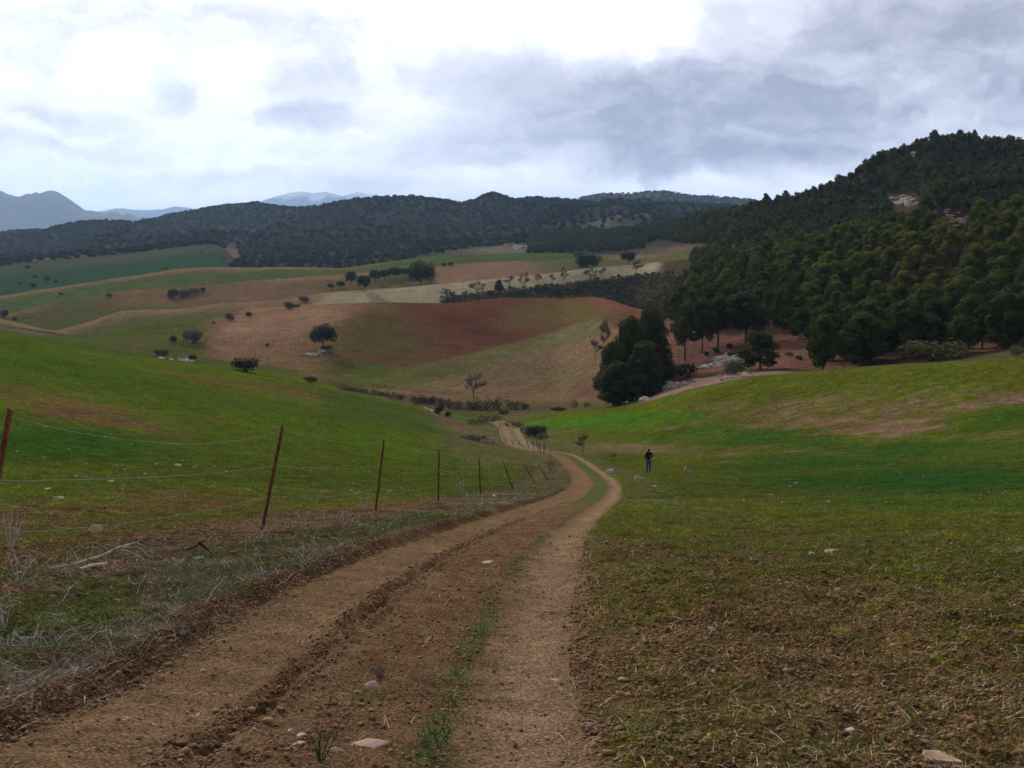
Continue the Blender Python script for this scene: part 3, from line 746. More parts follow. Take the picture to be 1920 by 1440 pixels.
def track_material():
    m, t = material("packed_dirt")
    P = t.n('ShaderNodeNewGeometry').outputs['Position']
    soil = t.n('ShaderNodeAttribute', attribute_name='soil').outputs['Color']
    veg = t.n('ShaderNodeAttribute', attribute_name='veg').outputs['Color']
    cov = t.n('ShaderNodeAttribute', attribute_name='cover').outputs['Fac']
    flat = t.vm('MULTIPLY', P, (1, 1, 0))
    n1 = t.noise(flat, 26, 5, 0.65); n2 = t.noise(flat, 3.0, 5, 0.65); n3 = t.noise(flat, 0.5, 4, 0.6)
    nf = t.m('ADD', t.m('MULTIPLY', n1, 0.45), t.m('ADD', t.m('MULTIPLY', n2, 0.35), t.m('MULTIPLY', n3, 0.2)))
    mask = t.maprange(t.m('SUBTRACT', nf, t.m('MULTIPLY_ADD', cov, -0.28, 0.65)), -0.05, 0.05)
    v = t.m('MULTIPLY', t.m('MULTIPLY_ADD', t.m('SUBTRACT', t.noise(flat, 75, 4, 0.75), 0.5), 1.9, 1.0),
            t.m('MULTIPLY', t.m('MULTIPLY_ADD', t.m('SUBTRACT', n2, 0.5), 1.3, 1.0), t.m('MULTIPLY_ADD', t.m('SUBTRACT', n3, 0.5), 1.04, 1.36)))
    vc = t.n('ShaderNodeCombineColor', ins={0: v, 1: v, 2: v}).outputs[0]
    g1 = t.n('ShaderNodeTexVoronoi', feature='F1', ins={'Vector': flat, 'Scale': 52.0})
    g2 = t.n('ShaderNodeTexVoronoi', feature='F1', ins={'Vector': flat, 'Scale': 130.0})
    gr = t.m('MULTIPLY', t.maprange(g1.outputs['Distance'], 0.1, 0.75, 1.18, 0.58), t.maprange(g2.outputs['Distance'], 0.1, 0.75, 1.18, 0.66))
    dk = t.maprange(t.noise(flat, 19, 4, 0.7), 0.56, 0.70, 1.0, 0.55)
    gr = t.m('MULTIPLY', gr, dk)
    vc = t.mix(1.0, vc, t.n('ShaderNodeCombineColor', ins={0: gr, 1: gr, 2: gr}).outputs[0], 'MULTIPLY')
    c = t.mix(1.0, t.mix(mask, soil, veg), vc, 'MULTIPLY')
    # dried, cracked crust
    warp = t.vm('ADD', flat, t.vm('MULTIPLY', t.n('ShaderNodeTexNoise', ins={'Vector': flat, 'Scale': 9.0, 'Detail': 4.0}).outputs[1], (0.16, 0.16, 0)))
    cr1 = t.n('ShaderNodeTexVoronoi', feature='DISTANCE_TO_EDGE', ins={'Vector': warp, 'Scale': 15.0}).outputs['Distance']
    crack = t.maprange(cr1, 0.0, 0.09, 1.0, 0.0)
    crack = t.m('MULTIPLY', crack, t.maprange(t.noise(flat, 1.7, 4, 0.6), 0.48, 0.62))
    c = t.mix(t.m('MULTIPLY', crack, 0.35), c, (0.07, 0.04, 0.022, 1))
    p = t.n('ShaderNodeBsdfPrincipled', ins={'Base Color': c, 'Roughness': 1.0, 'Specular IOR Level': 0.0})
    h = t.m('ADD', t.m('MULTIPLY', t.noise(flat, 45, 5, 0.7), 0.020), t.m('ADD', t.m('MULTIPLY', t.noise(flat, 11, 5, 0.65), 0.035), t.m('MULTIPLY', crack, -0.012)))
    bmp = t.n('ShaderNodeBump', ins={'Height': h, 'Strength': 1.0, 'Distance': 1.2})
    t.t.links.new(bmp.outputs[0], p.inputs['Normal'])
    t.n('ShaderNodeOutputMaterial', ins={'Surface': p.outputs[0]})
    return m


MAT = {}
MAT['ground'] = ground_material()
MAT['track'] = track_material()
MAT['needles'] = simple_mat("pine_needles", (0.024, 0.039, 0.009), 0.8, 0.4, 0.45, col2=(0.056, 0.074, 0.011), rnd=0.5, trans=0.25, place=(0.035, (2.1, 1.85, 1.2, 1), tuple(hit(1850, 430, 150)), 25.0, 105.0))  # sun-caught patch painted into the needle colour: lighter and yellower around one spot
MAT['oak'] = simple_mat("oak_leaves", (0.018, 0.028, 0.012), 0.8, 0.35, 0.8, col2=(0.032, 0.042, 0.018), rnd=0.2, trans=0.15)
MAT['shrub'] = simple_mat("shrub_leaves", (0.055, 0.065, 0.032), 0.85, 0.35, 0.9, col2=(0.085, 0.09, 0.045), rnd=0.4, trans=0.2)
MAT['olive'] = simple_mat("olive_leaves", (0.095, 0.105, 0.032), 0.85, 0.35, 0.9, col2=(0.13, 0.13, 0.04), rnd=0.3, trans=0.2)
MAT['greyleaf'] = simple_mat("grey_leaves", (0.08, 0.10, 0.072), 0.85, 0.3, 0.9, rnd=0.2, trans=0.2)
MAT['twig'] = simple_mat("grey_twigs", (0.11, 0.085, 0.07), 0.9, 0.3, 3.0, rnd=0.3)
MAT['scrub'] = simple_mat("mixed_scrub", (0.030, 0.036, 0.018), 0.9, 0.5, 0.25, col2=(0.072, 0.064, 0.036), trans=0.15, place=(0.09, (2.1, 1.9, 1.5, 1)))
MAT['bark'] = simple_mat("bark", (0.10, 0.07, 0.05), 0.95, 0.4, 5.0, bump=0.02)
MAT['farwood'] = simple_mat("far_wood_leaves", (0.015, 0.025, 0.014), 0.9, 0.45, 0.02, col2=(0.030, 0.040, 0.021), trans=0.15, place=(0.006, (1.5, 1.4, 1.3, 1)))
MAT['rock'] = simple_mat("grey_limestone", (0.32, 0.28, 0.25), 0.95, 0.35, 1.3, bump=0.12, col2=(0.42, 0.38, 0.34))
MAT['pinkrock'] = simple_mat("pink_rock", (0.34, 0.21, 0.16), 0.95, 0.3, 2.0, bump=0.05, col2=(0.40, 0.28, 0.22))
MAT['palestone'] = simple_mat("pale_stone", (0.42, 0.36, 0.28), 0.9, 0.25, 12.0, bump=0.01)
MAT['pebble'] = simple_mat('field_pebbles', (0.26, 0.20, 0.14), 0.95, 0.3, 3.0, col2=(0.36, 0.31, 0.25))
MAT['redweed'] = simple_mat('reddish_dry_weeds', (0.13, 0.075, 0.05), 0.95, 0.3, 2.0)
MAT['midgrass'] = simple_mat('low_weeds', (0.055, 0.070, 0.020), 0.9, 0.35, 0.3, col2=(0.11, 0.115, 0.04))
MAT['greystalk'] = simple_mat('grey_stalks', (0.13, 0.10, 0.085), 0.95, 0.4, 7.0, col2=(0.30, 0.255, 0.225))
MAT['rust'] = simple_mat("rusty_iron", (0.075, 0.028, 0.016), 0.8, 0.5, 22.0, bump=0.002, col2=(0.15, 0.055, 0.026))
MAT['wire'] = simple_mat("galvanised_wire", (0.24, 0.24, 0.23), 0.55, 0.2, 30.0, spec=0.5)
MAT['grass'] = simple_mat("grass_blades", (0.082, 0.115, 0.012), 0.7, 0.3, 1.2, col2=(0.150, 0.168, 0.018), trans=0.3)
MAT['lush'] = simple_mat("lush_grass_blades", (0.034, 0.105, 0.012), 0.7, 0.3, 1.2, col2=(0.062, 0.150, 0.016), trans=0.3)
MAT['drygrass'] = simple_mat("dry_grass", (0.13, 0.095, 0.062), 0.9, 0.4, 9.0, col2=(0.27, 0.22, 0.165), trans=0.15)
MAT['straw'] = simple_mat("straw", (0.42, 0.34, 0.22), 0.8, 0.25, 4.0, col2=(0.55, 0.47, 0.34))
MAT['clod'] = simple_mat("soil_clods", (0.13, 0.068, 0.034), 1.0, 0.35, 9.0, bump=0.01, col2=(0.25, 0.148, 0.080))
MAT['driedwood'] = simple_mat("weathered_wood", (0.20, 0.155, 0.12), 0.9, 0.4, 10.0, bump=0.004, col2=(0.34, 0.28, 0.22))
MAT['darkwood'] = simple_mat("dark_twigs", (0.055, 0.035, 0.026), 0.9, 0.3, 10.0)
MAT['whiteweed'] = simple_mat("bleached_stalks", (0.42, 0.38, 0.35), 0.9, 0.25, 10.0)
MAT['plank'] = simple_mat("cut_stone_slab", (0.36, 0.23, 0.14), 0.85, 0.3, 14.0, bump=0.004, col2=(0.42, 0.30, 0.2))
MAT['leafweed'] = simple_mat("weed_leaves", (0.10, 0.17, 0.085), 0.7, 0.3, 8.0, trans=0.2)
MAT['jacket'] = simple_mat("black_jacket", (0.012, 0.009, 0.011), 0.85, 0.3, 20.0)
MAT['jeans'] = simple_mat("blue_jeans", (0.035, 0.095, 0.20), 0.9, 0.25, 30.0)
MAT['hair'] = simple_mat("dark_hair", (0.012, 0.009, 0.008), 0.6, 0.3, 60.0)
MAT['skin'] = simple_mat("skin", (0.42, 0.25, 0.18), 0.6, 0.1, 30.0)
MAT['shoe'] = simple_mat("dark_shoes", (0.03, 0.025, 0.02), 0.7, 0.2, 30.0)
MAT['paper'] = simple_mat("white_paper", (0.8, 0.8, 0.8), 0.7, 0.03, 10.0)


# ------------------------------------------------------------------ mesh helpers
def mesh_np(name, V, Fc, smooth=False, nside=None):
    """V (n,3), Fc (m,k) int array"""
    me = bpy.data.meshes.new(name)
    V = np.asarray(V, np.float32); Fc = np.asarray(Fc, np.int32)
    me.vertices.add(len(V)); me.vertices.foreach_set('co', V.ravel())
    k = Fc.shape[1]
    me.loops.add(Fc.size); me.loops.foreach_set('vertex_index', Fc.ravel())
    me.polygons.add(len(Fc))
    me.polygons.foreach_set('loop_start', np.arange(0, Fc.size, k, dtype=np.int32))
    me.polygons.foreach_set('loop_total', np.full(len(Fc), k, np.int32))
    me.update(calc_edges=True)
    if smooth:
        me.polygons.foreach_set('use_smooth', np.ones(len(Fc), bool))
    return me


def link(name, me, mat, parent=None, loc=None):
    if mat is not None and not me.materials:
        me.materials.append(mat)
    o = bpy.data.objects.new(name, me)
    C.objects.link(o)
    if parent is not None:
        o.parent = parent
    if loc is not None:
        o.location = loc
    return o


def tag(o, label, cat, group=None, kind=None):
    o['label'] = label
    o['category'] = cat
    if group: o['group'] = group
    if kind: o['kind'] = kind
    return o


def empty(name, loc=(0, 0, 0), rz=0.0, sc=(1, 1, 1)):
    e = bpy.data.objects.new(name, None)
    e.location = loc; e.rotation_euler = (0, 0, rz); e.scale = sc
    e.empty_display_size = 0.5
    C.objects.link(e)
    return e


# ------------------------------------------------------------------ the ground, split into its named sheets
def build_ground():
    idx = np.arange(NR * NC).reshape(NR, NC)
    quads = np.stack([idx[:-1, :-1], idx[:-1, 1:], idx[1:, 1:], idx[1:, :-1]], -1).reshape(-1, 4)
    s = GS[:-1, :-1].ravel(); trf = trG[:-1, :-1].ravel()
    lab = np.zeros(len(quads), int)
    lab[s > IX['R5'] + 0.02] = 2
    lab[s > IX['Q3d']] = 3
    lab[trf > 0.5] = 1
    V = np.stack([GX, GY, GZ], -1).reshape(-1, 3)
    S_, V_, C_ = soilG.reshape(-1, 3), vegG.reshape(-1, 3), covG.reshape(-1)
    spec = {0: ("ground", MAT['ground'], "ploughed and sown farmland in green, brown and red folds", "farmland"),
            1: ("dirt_track", MAT['track'], "rutted brown dirt track winding down into the valley", "dirt track"),
            2: ("hills", MAT['ground'], "wooded dark hills behind the last fields", "hills"),
            3: ("mountains", MAT['ground'], "pale blue mountains fading into haze on the horizon", "mountains")}
    for k, (nm, mt, lb, cat) in spec.items():
        q = quads[lab == k]
        used, inv = np.unique(q, return_inverse=True)
        me = mesh_np(nm, V[used], inv.reshape(q.shape), smooth=True)
        for an, arr in (('soil', S_), ('veg', V_)):
            a = me.attributes.new(an, 'FLOAT_COLOR', 'POINT')
            rgba = np.ones((len(used), 4), np.float32); rgba[:, :3] = arr[used]
            a.data.foreach_set('color', rgba.ravel())
        a = me.attributes.new('cover', 'FLOAT', 'POINT')
        a.data.foreach_set('value', C_[used].astype(np.float32))
        a = me.attributes.new('rows', 'FLOAT', 'POINT')
        a.data.foreach_set('value', rowG.reshape(-1)[used].astype(np.float32))
        tag(link(nm, me, mt), lb, cat, kind='structure')


build_ground()

# ------------------------------------------------------------------ plant prototypes
def leaf_quads(P, Nrm, size, rng, aspect=0.55):
    """diamond-shaped leaf sprays at P, facing roughly Nrm"""
    n = len(P)
    d = Nrm + rng.normal(0, 0.65, (n, 3)); d /= np.linalg.norm(d, axis=1, keepdims=True)
    r = rng.normal(0, 1, (n, 3)); a = np.cross(d, r); a /= np.linalg.norm(a, axis=1, keepdims=True) + 1e-9
    b = np.cross(d, a)
    s = (size * rng.uniform(0.6, 1.3, n))[:, None]
    V = np.stack([P + a * s * 0.5, P + b * s * 0.5 * aspect + d * s * 0.08, P - a * s * 0.5, P - b * s * 0.5 * aspect + d * s * 0.08], 1).reshape(-1, 3)
    return V, np.arange(4 * n).reshape(-1, 4)


def tube(path, radii, sides=6):
    path = np.asarray(path, float); V, Fc = [], []
    n = len(path)
    for i in range(n):
        t = path[min(i + 1, n - 1)] - path[max(i - 1, 0)]
        t = t / (np.linalg.norm(t) + 1e-9)
        ref = np.array([0, 0, 1.0]) if abs(t[2]) < 0.9 else np.array([1.0, 0, 0])
        a = np.cross(t, ref); a /= np.linalg.norm(a); b = np.cross(t, a)
        for k in range(sides):
            th = 2 * math.pi * k / sides
            V.append(path[i] + radii[i] * (math.cos(th) * a + math.sin(th) * b))
    for i in range(n - 1):
        for k in range(sides):
            k2 = (k + 1) % sides
            Fc.append((i * sides + k, i * sides + k2, (i + 1) * sides + k2, (i + 1) * sides + k))
    return np.array(V), np.array(Fc)


def cat_meshes(parts):
    V, Fc, o = [], [], 0
    for v, f in parts:
        V.append(v); Fc.append(f + o); o += len(v)
    return np.concatenate(V), np.concatenate(Fc)


def crown_cloud(rng, lobes, per, size, inner=0.35):
    Ps, Ns = [], []
    for (c, r) in lobes:
        n = int(per * r[0] * r[1])
        d = rng.normal(0, 1, (n, 3)); d /= np.linalg.norm(d, axis=1, keepdims=True)
        rr = rng.uniform(inner, 1.0, n) ** 0.45
        lump = 1 + 0.16 * np.sin(d[:, 0] * 5 + c[0] * 3) * np.sin(d[:, 1] * 5 + c[1] * 2) + 0.1 * np.sin(d[:, 2] * 7 + c[2])
        Ps.append(np.array(c) + d * (rr * lump)[:, None] * np.array(r))
        Ns.append(d / np.array(r))
    P = np.concatenate(Ps); N = np.concatenate(Ns); N /= np.linalg.norm(N, axis=1, keepdims=True)
    return leaf_quads(P, N, size, rng)


def trunk_mesh(rng, h, r, targets, sides=7):
    lean = rng.uniform(-0.25, 0.25, 2)
    main = [(0, 0, -0.6), (0, 0, 0.0)] + [(lean[0] * t + rng.uniform(-.06, .06), lean[1] * t + rng.uniform(-.06, .06), h * t) for t in (0.3, 0.6, 1.0)]
    parts = [tube(main, [r * 1.35, r * 1.15, r * 0.9, r * 0.75, r * 0.4], sides)]
    for tg in targets:
        t0 = rng.uniform(0.35, 0.9)
        p0 = np.array([lean[0] * t0, lean[1] * t0, h * t0]); tg = np.array(tg, float)
        mid = (p0 + tg) / 2 + rng.uniform(-.15, .15, 3)
        parts.append(tube([p0, mid, tg], [r * 0.42, r * 0.28, r * 0.09], 5))
    return cat_meshes(parts)


def make_pine(seed, H=8.0, Wd=5.5, leafsize=0.42, per=230, bare=0.24, n=15):
    """Aleppo pine: clustered rounded crown over a crooked trunk"""
    rng = np.random.default_rng(seed)
    lobes = []
    for i in range(n):
        t = (i + 0.5) / n
        z = H * (bare + (1 - bare) * (0.10 + 0.80 * t))
        ring = Wd / 2 * math.sin(math.pi * (0.20 + 0.72 * t) ** 0.9) * 0.80
        th = i * 2.4 + rng.uniform(-.4, .4)
        rad = rng.uniform(0.55, 1.0) * ring
        r = Wd * rng.uniform(0.14, 0.215)
        lobes.append(((math.cos(th) * rad, math.sin(th) * rad, z), (r, r, r * rng.uniform(0.75, 0.95))))
    lobes.append(((0, 0, H * 0.60), (Wd * .24, Wd * .24, H * .20)))
    lobes.append(((rng.uniform(-.3, .3), rng.uniform(-.3, .3), H * 0.90), (Wd * .17, Wd * .17, H * .10)))
    cv, cf = crown_cloud(rng, lobes, per, leafsize)
    tv, tf = trunk_mesh(rng, H * 0.72, 0.17, [l[0] for l in lobes[:9]])
    return mesh_np("pine_crown", cv, cf), mesh_np("pine_trunk", tv, tf, True)


def make_round(seed, H, Wd, bare, leafsize, per, nl=13, tr=0.16, limbs=6):
    rng = np.random.default_rng(seed)
    lobes = [((0, 0, H * (bare + (1 - bare) * .5)), (Wd * .34, Wd * .34, H * (1 - bare) * .36))]
    for i in range(nl):
        th = i * 2.4 + rng.uniform(-.4, .4); t = (i + .5) / nl
        rad = Wd / 2 * 0.62 * math.sqrt(1 - (t - .35) ** 2) * rng.uniform(.75, 1.05)
        r = Wd * rng.uniform(0.12, 0.21)
        lobes.append(((math.cos(th) * rad, math.sin(th) * rad, H * (bare + (1 - bare) * (0.22 + 0.58 * t * rng.uniform(.8, 1.1)))), (r, r, min(r, H * (1 - bare) * .3))))
    cv, cf = crown_cloud(rng, lobes, per, leafsize)
    tv, tf = trunk_mesh(rng, H * max(bare, .12) + H * .25, tr, [l[0] for l in lobes[1:1 + limbs]])
    return mesh_np("round_crown", cv, cf), mesh_np("round_trunk", tv, tf, True)


def make_bare(seed, H=6.0, spread=0.75, levels=4, thick=0.10, nb=5):
    """leafless tree: branching tubes ending in fine twigs"""
    rng = np.random.default_rng(seed)
    parts, twigs = [], []

    def grow(p, d, L, r, lev):
        d = d / np.linalg.norm(d)
        p2 = p + d * L * 0.5 + rng.normal(0, .04 * L, 3)
        p3 = p2 + (d + np.array([0, 0, .12])) * L * 0.5
        (parts if lev < 2 else twigs).append(tube([p, p2, p3], [r, r * .8, r * .6], 5 if lev < 2 else 3))
        if lev >= levels: return
        for k in range(nb if lev else nb + 1):
            dd = d + rng.normal(0, spread, 3) * (0.75 if lev else 0.8); dd[2] = abs(dd[2]) * 0.7 + 0.12
            q = p2 + (p3 - p2) * rng.uniform(0.1, 1.0) if k else p3
            grow(q, dd, L * rng.uniform(.5, .75), r * .52, lev + 1)
    grow(np.array([0, 0, -0.3]), np.array([rng.uniform(-.1, .1), rng.uniform(-.1, .1), 1.0]), H * 0.42, thick, 0)
    V, Fc = cat_meshes(twigs)
    tips = V[rng.integers(0, len(V), 1500)] + rng.normal(0, .16, (1500, 3))
    lv, lf = leaf_quads(tips, rng.normal(0, 1, (1500, 3)), .55, rng, .10)
    lf3 = lf + len(V); V = np.concatenate([V, lv]); Fc = np.concatenate([Fc, lf3])
    zmax = max(np.percentile(V[:, 2], 99.5), 1e-3)
    V2, F2 = cat_meshes(parts)
    s = H / zmax
    return mesh_np("twigs", V * s, Fc), mesh_np("bare_trunk", V2 * s, F2, True)


def make_shrub(seed, H=1.6, Wd=2.6, leafsize=0.22, per=420, nl=7):
    rng = np.random.default_rng(seed)
    lobes = [((0, 0, H * .45), (Wd * .33, Wd * .33, H * .42))]
    for i in range(nl):
        th = i * 2.4 + rng.uniform(-.3, .3); r = Wd * rng.uniform(.15, .25)
        lobes.append(((math.cos(th) * Wd * .28, math.sin(th) * Wd * .28, H * rng.uniform(.25, .62)), (r, r, H * rng.uniform(.22, .36))))
    cv, cf = crown_cloud(rng, lobes, per, leafsize, inner=0.2)
    stems = [tube([(0, 0, -.2), (math.cos(a) * Wd * .1, math.sin(a) * Wd * .1, H * .3), (math.cos(a) * Wd * .3, math.sin(a) * Wd * .3, H * .6)], [.04, .03, .012], 4) for a in np.linspace(0, 5.4, 5)]
    sv, sf = cat_meshes(stems)
    return mesh_np("shrub_foliage", cv, cf), mesh_np("shrub_stems", sv, sf)


# prototypes: (crown mesh, trunk mesh, height, width)
PINES = [(*make_pine(s, H, W_, .38, 330, b), H, W_) for s, H, W_, b in ((1, 8, 5.6, .22), (2, 8, 5.0, .26), (3, 8, 6.2, .2), (4, 8, 5.2, .16), (5, 8, 4.6, .24), (6, 8, 6.6, .2))]
LOWPINES = [(*make_pine(s, 8, 6.0, .34, 480, .04), 8, 6.0) for s in (11, 12)]
TALLPINES = [(*make_pine(s, 14, 9.0, .36, 300, .02, 40), 14, 9.0) for s in (14, 15, 16)]
OAKS = [(*make_round(s, 6, W_, b, .34, 190), 6, W_) for s, W_, b in ((21, 8, .28), (22, 8.5, .05), (23, 6.2, .2))]
BARES = [(*make_bare(s, 6, .75, 4, .16, nb), 6, 5.0) for s, nb in ((31, 4), (32, 4), (33, 4))]
SHRUBS = [(*make_shrub(s, 1.6, w, .2, 420), 1.6, w) for s, w in ((41, 2.6), (42, 2.9), (43, 2.3))]
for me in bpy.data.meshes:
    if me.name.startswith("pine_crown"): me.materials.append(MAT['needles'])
    if me.name.startswith("round_crown"): me.materials.append(MAT['oak'])
    if me.name.startswith("twigs"): me.materials.append(MAT['twig'])
    if me.name.startswith(("pine_trunk", "round_trunk", "bare_trunk", "shrub_stems")): me.materials.append(MAT['bark'])
    if me.name.startswith("shrub_foliage"): me.materials.append(MAT['shrub'])

_recoloured = {}


def crown_mesh(me, matname):
    if matname is None: return me
    k = (me.name, matname)
    if k not in _recoloured:
        m2 = me.copy(); m2.materials.clear(); m2.materials.append(MAT[matname]); _recoloured[k] = m2
    return _recoloured[k]


rnd = random.Random(5)


def plant(name, proto, loc, h, w, label, cat, group=None, mat=None, crown='crown', trunk='trunk', rz=None):
    cm, tm, H0, W0 = proto
    e = empty(name, (loc[0], loc[1], loc[2]), rnd.uniform(0, 6.28) if rz is None else rz, (w / W0, w / W0, h / H0))
    link(crown, crown_mesh(cm, mat), None, e)
    link(trunk, tm, None, e)
    return tag(e, label, cat, group)


def at_px(px, py_base, hpx, wpx, ymin=0.0):
    """ground point seen at a photo pixel, with a plant's height and width from its size there"""
    p = hit(px, py_base, ymin)
    return p, hpx * p.y / F, wpx * p.y / F


def at_Y(px, py_top, wpx, Y):
    rx, rz = ray(px, py_top)
    X = float(rx * Y); z = ground(X, Y)
    return Vector((X, Y, z)), float(EYE + rz * Y - z), wpx * Y / F


# ------------------------------------------------------------------ single trees and shrubs the photo shows
def oak(px, py, h, w, label, proto=0, ymin=0, cat='tree', group=None, name='holm_oak', mat=None, pr=None):
    p, H_, W_ = at_px(px, py, h, w, ymin)
    return plant(name, (pr or OAKS)[proto], p, H_, W_, label, cat, group, mat)


oak(606, 655, 46, 60, "round holm oak on bare trunk alone on the reddish brown slope", 0, ymin=200)
oak(790, 534, 43, 60, "large dense dark oak between the pale field and the brown field", 1, ymin=300)
oak(683, 548, 34, 33, "small dark oak with a visible trunk beside the line of bushy trees", 2, ymin=300)
oak(1101, 503, 27, 62, "broad low dark oak at the upper edge of the pale field", 1, ymin=300)
oak(1178, 497, 27, 36, "rounded dark green tree at the far end of the pale field", 2, ymin=300)
for px, py, h, w in ((620, 543, 12, 16), (639, 541, 15, 20), (658, 536, 29, 26), (703, 531, 27, 26), (722, 526, 22, 26), (740, 524, 24, 26), (758, 520, 18, 28), (772, 519, 14, 20)):
    oak(px, py, h, w, "one of the dark bushy trees in a line across the middle fields", 2, ymin=300, group="bushy trees in a line across the middle fields")
for px, py, h, w in ((832, 499, 7, 12), (845, 498, 7, 12)):
    oak(px, py, h, w, "tiny dark bush at the foot of the green strip behind the big oak", 0, pr=SHRUBS, ymin=400, cat='bush', name='shrub', group="two tiny bushes behind the big oak", mat='oak')

shrubs = [
    (325, 561, 22, 24, "dark bush at the left end of a short hedge in the green fold", 'oak'),
    (345, 557, 15, 34, "low purple brown bush in the middle of a short hedge", 'twig'),
    (366, 551, 13, 26, "low grey bush next to the right end of a short hedge", 'scrub'),
    (381, 548, 11, 11, "small round bush closing the right end of a short hedge", 'oak'),
    (204, 557, 7, 14, "tiny dark bush alone on the crest of a green fold", 'oak'),
    (114, 553, 5, 10, "tiny bush on the far green slope below the row of dots", 'oak'),
    (361, 644, 30, 42, "big grey green bush with stones on the brown green slope", 'greyleaf'),
    (324, 642, 14, 18, "small grey bush left of the big grey green bush", 'scrub'),
    (303, 669, 16, 30, "dark round bush above the pile of pale rocks on the near crest", 'oak'),
    (361, 677, 14, 18, "small dark bush at the right end of the pale rocks", 'oak'),
    (461, 697, 29, 58, "wide dark bush rising behind the crest of the near green hill", 'oak'),
    (583, 717, 13, 30, "low dark bush half hidden by the near green crest", 'oak'),
    (541, 580, 17, 20, "dark bush left in a small group on the green brown fold", 'scrub'),
    (571, 567, 13, 22, "grey bush right in a small group on the green brown fold", 'greyleaf'),
    (555, 577, 8, 20, "low brown bush between the dark and the grey bush", 'scrub'),
    (430, 602, 17, 20, "bare purple grey bush on the edge of the pink field", 'twig'),
    (466, 593, 9, 16, "small dark bush on the crest of the pink field", 'oak'),
    (501, 651, 8, 8, "tiny dark bush alone in the brown slope left of the lone oak", 'oak'),
    (400, 607, 4, 8, "very small bush beside the bare purple bush", 'oak'),
    (612, 657, 10, 24, "dark bush at the foot of the lone round oak", 'oak'),
    (52, 505, 9, 12, "dark bush topmost on the far blue green slope", 'oak'),
    (66, 521, 6, 10, "small bush second from top on the far blue green slope", 'oak'),
    (88, 528, 11, 14, "largest dark bush on the far blue green slope", 'oak'),
    (104, 531, 7, 8, "small bush right of the largest one on the far slope", 'oak'),
    (62, 539, 9, 13, "dark bush lowest on the far blue green slope", 'oak'),
    (36, 534, 5, 10, "faint low bush at the left among the dots on the far slope", 'oak'),
    (8, 597, 18, 18, "dark bush by the dry gully at the left edge of the photo", 'oak'),
    (28, 600, 7, 12, "low bush beside the dark one by the dry gully", 'scrub'),
    (310, 505, 3, 8, "tiny dark dot of a bush under the blue green field", 'oak'),
    (378, 473, 3, 6, "tiny bush in the middle of the far blue green field", 'oak'),
    (398, 460, 4, 7, "tiny bush near the top of the far blue green field", 'oak'),
    (1048, 771, 9, 36, "low dark red brown bush where valley field meets green field", 'darkwood'),
    (945, 777, 9, 22, "low brown bush at the left tip of the green right field", 'scrub'),
    (1155, 762, 18, 26, "small dark bush at the foot of the grey rocks", 'oak'),
    (1004, 820, 26, 46, "dark rounded bush right of the farther bend of the track", 'oak'),
    (823, 776, 18, 24, "dark bush on the nose of the left green hill", 'oak'),
    (840, 782, 12, 14, "small dark bush just right below the one on the hill nose", 'scrub'),
    (1245, 716, 46, 72, "big round dark bush between the pines and the grey rocks", 'shrub'),
    (1287, 708, 32, 44, "dark green bush right of the big round bush", 'oak'),
    (1378, 702, 30, 50, "grey green bush left of the round pine on the rocky bank", 'greyleaf'),
    (1325, 668, 10, 12, "tiny bush in the bare rocky bank, left of three", 'oak'),
    (1343, 662, 13, 16, "small bush in the bare rocky bank, middle of three", 'oak'),
    (1368, 655, 14, 14, "small bush in the bare rocky bank, right of three", 'oak'),
    (1372, 670, 10, 22, "low dark bush under the right one of the rocky bank", 'scrub'),
    (1480, 668, 9, 18, "low dark bush on the red soil right of the round pine", 'scrub'),
    (1498, 675, 10, 16, "second low dark bush on the red soil right of the round pine", 'oak'),
    (1905, 668, 22, 30, "small olive bush at the right edge of the photo on the crest", 'olive'),
]
for i, (px, py, h, w, lb, mt) in enumerate(shrubs):
    p, H_, W_ = at_px(px, py, h, w, 100 if py < 800 else 60)
    plant('shrub', SHRUBS[i % 3], p, H_, W_, lb, 'bush', None, mt, 'foliage', 'stem')
p, H_, W_ = at_Y(1752, 634, 142, 140)
plant('shrub', SHRUBS[1], p, max(H_, 3), W_, "very wide olive green bush behind the crest under the dark pines", 'bush', None, 'olive', 'foliage', 'stem')

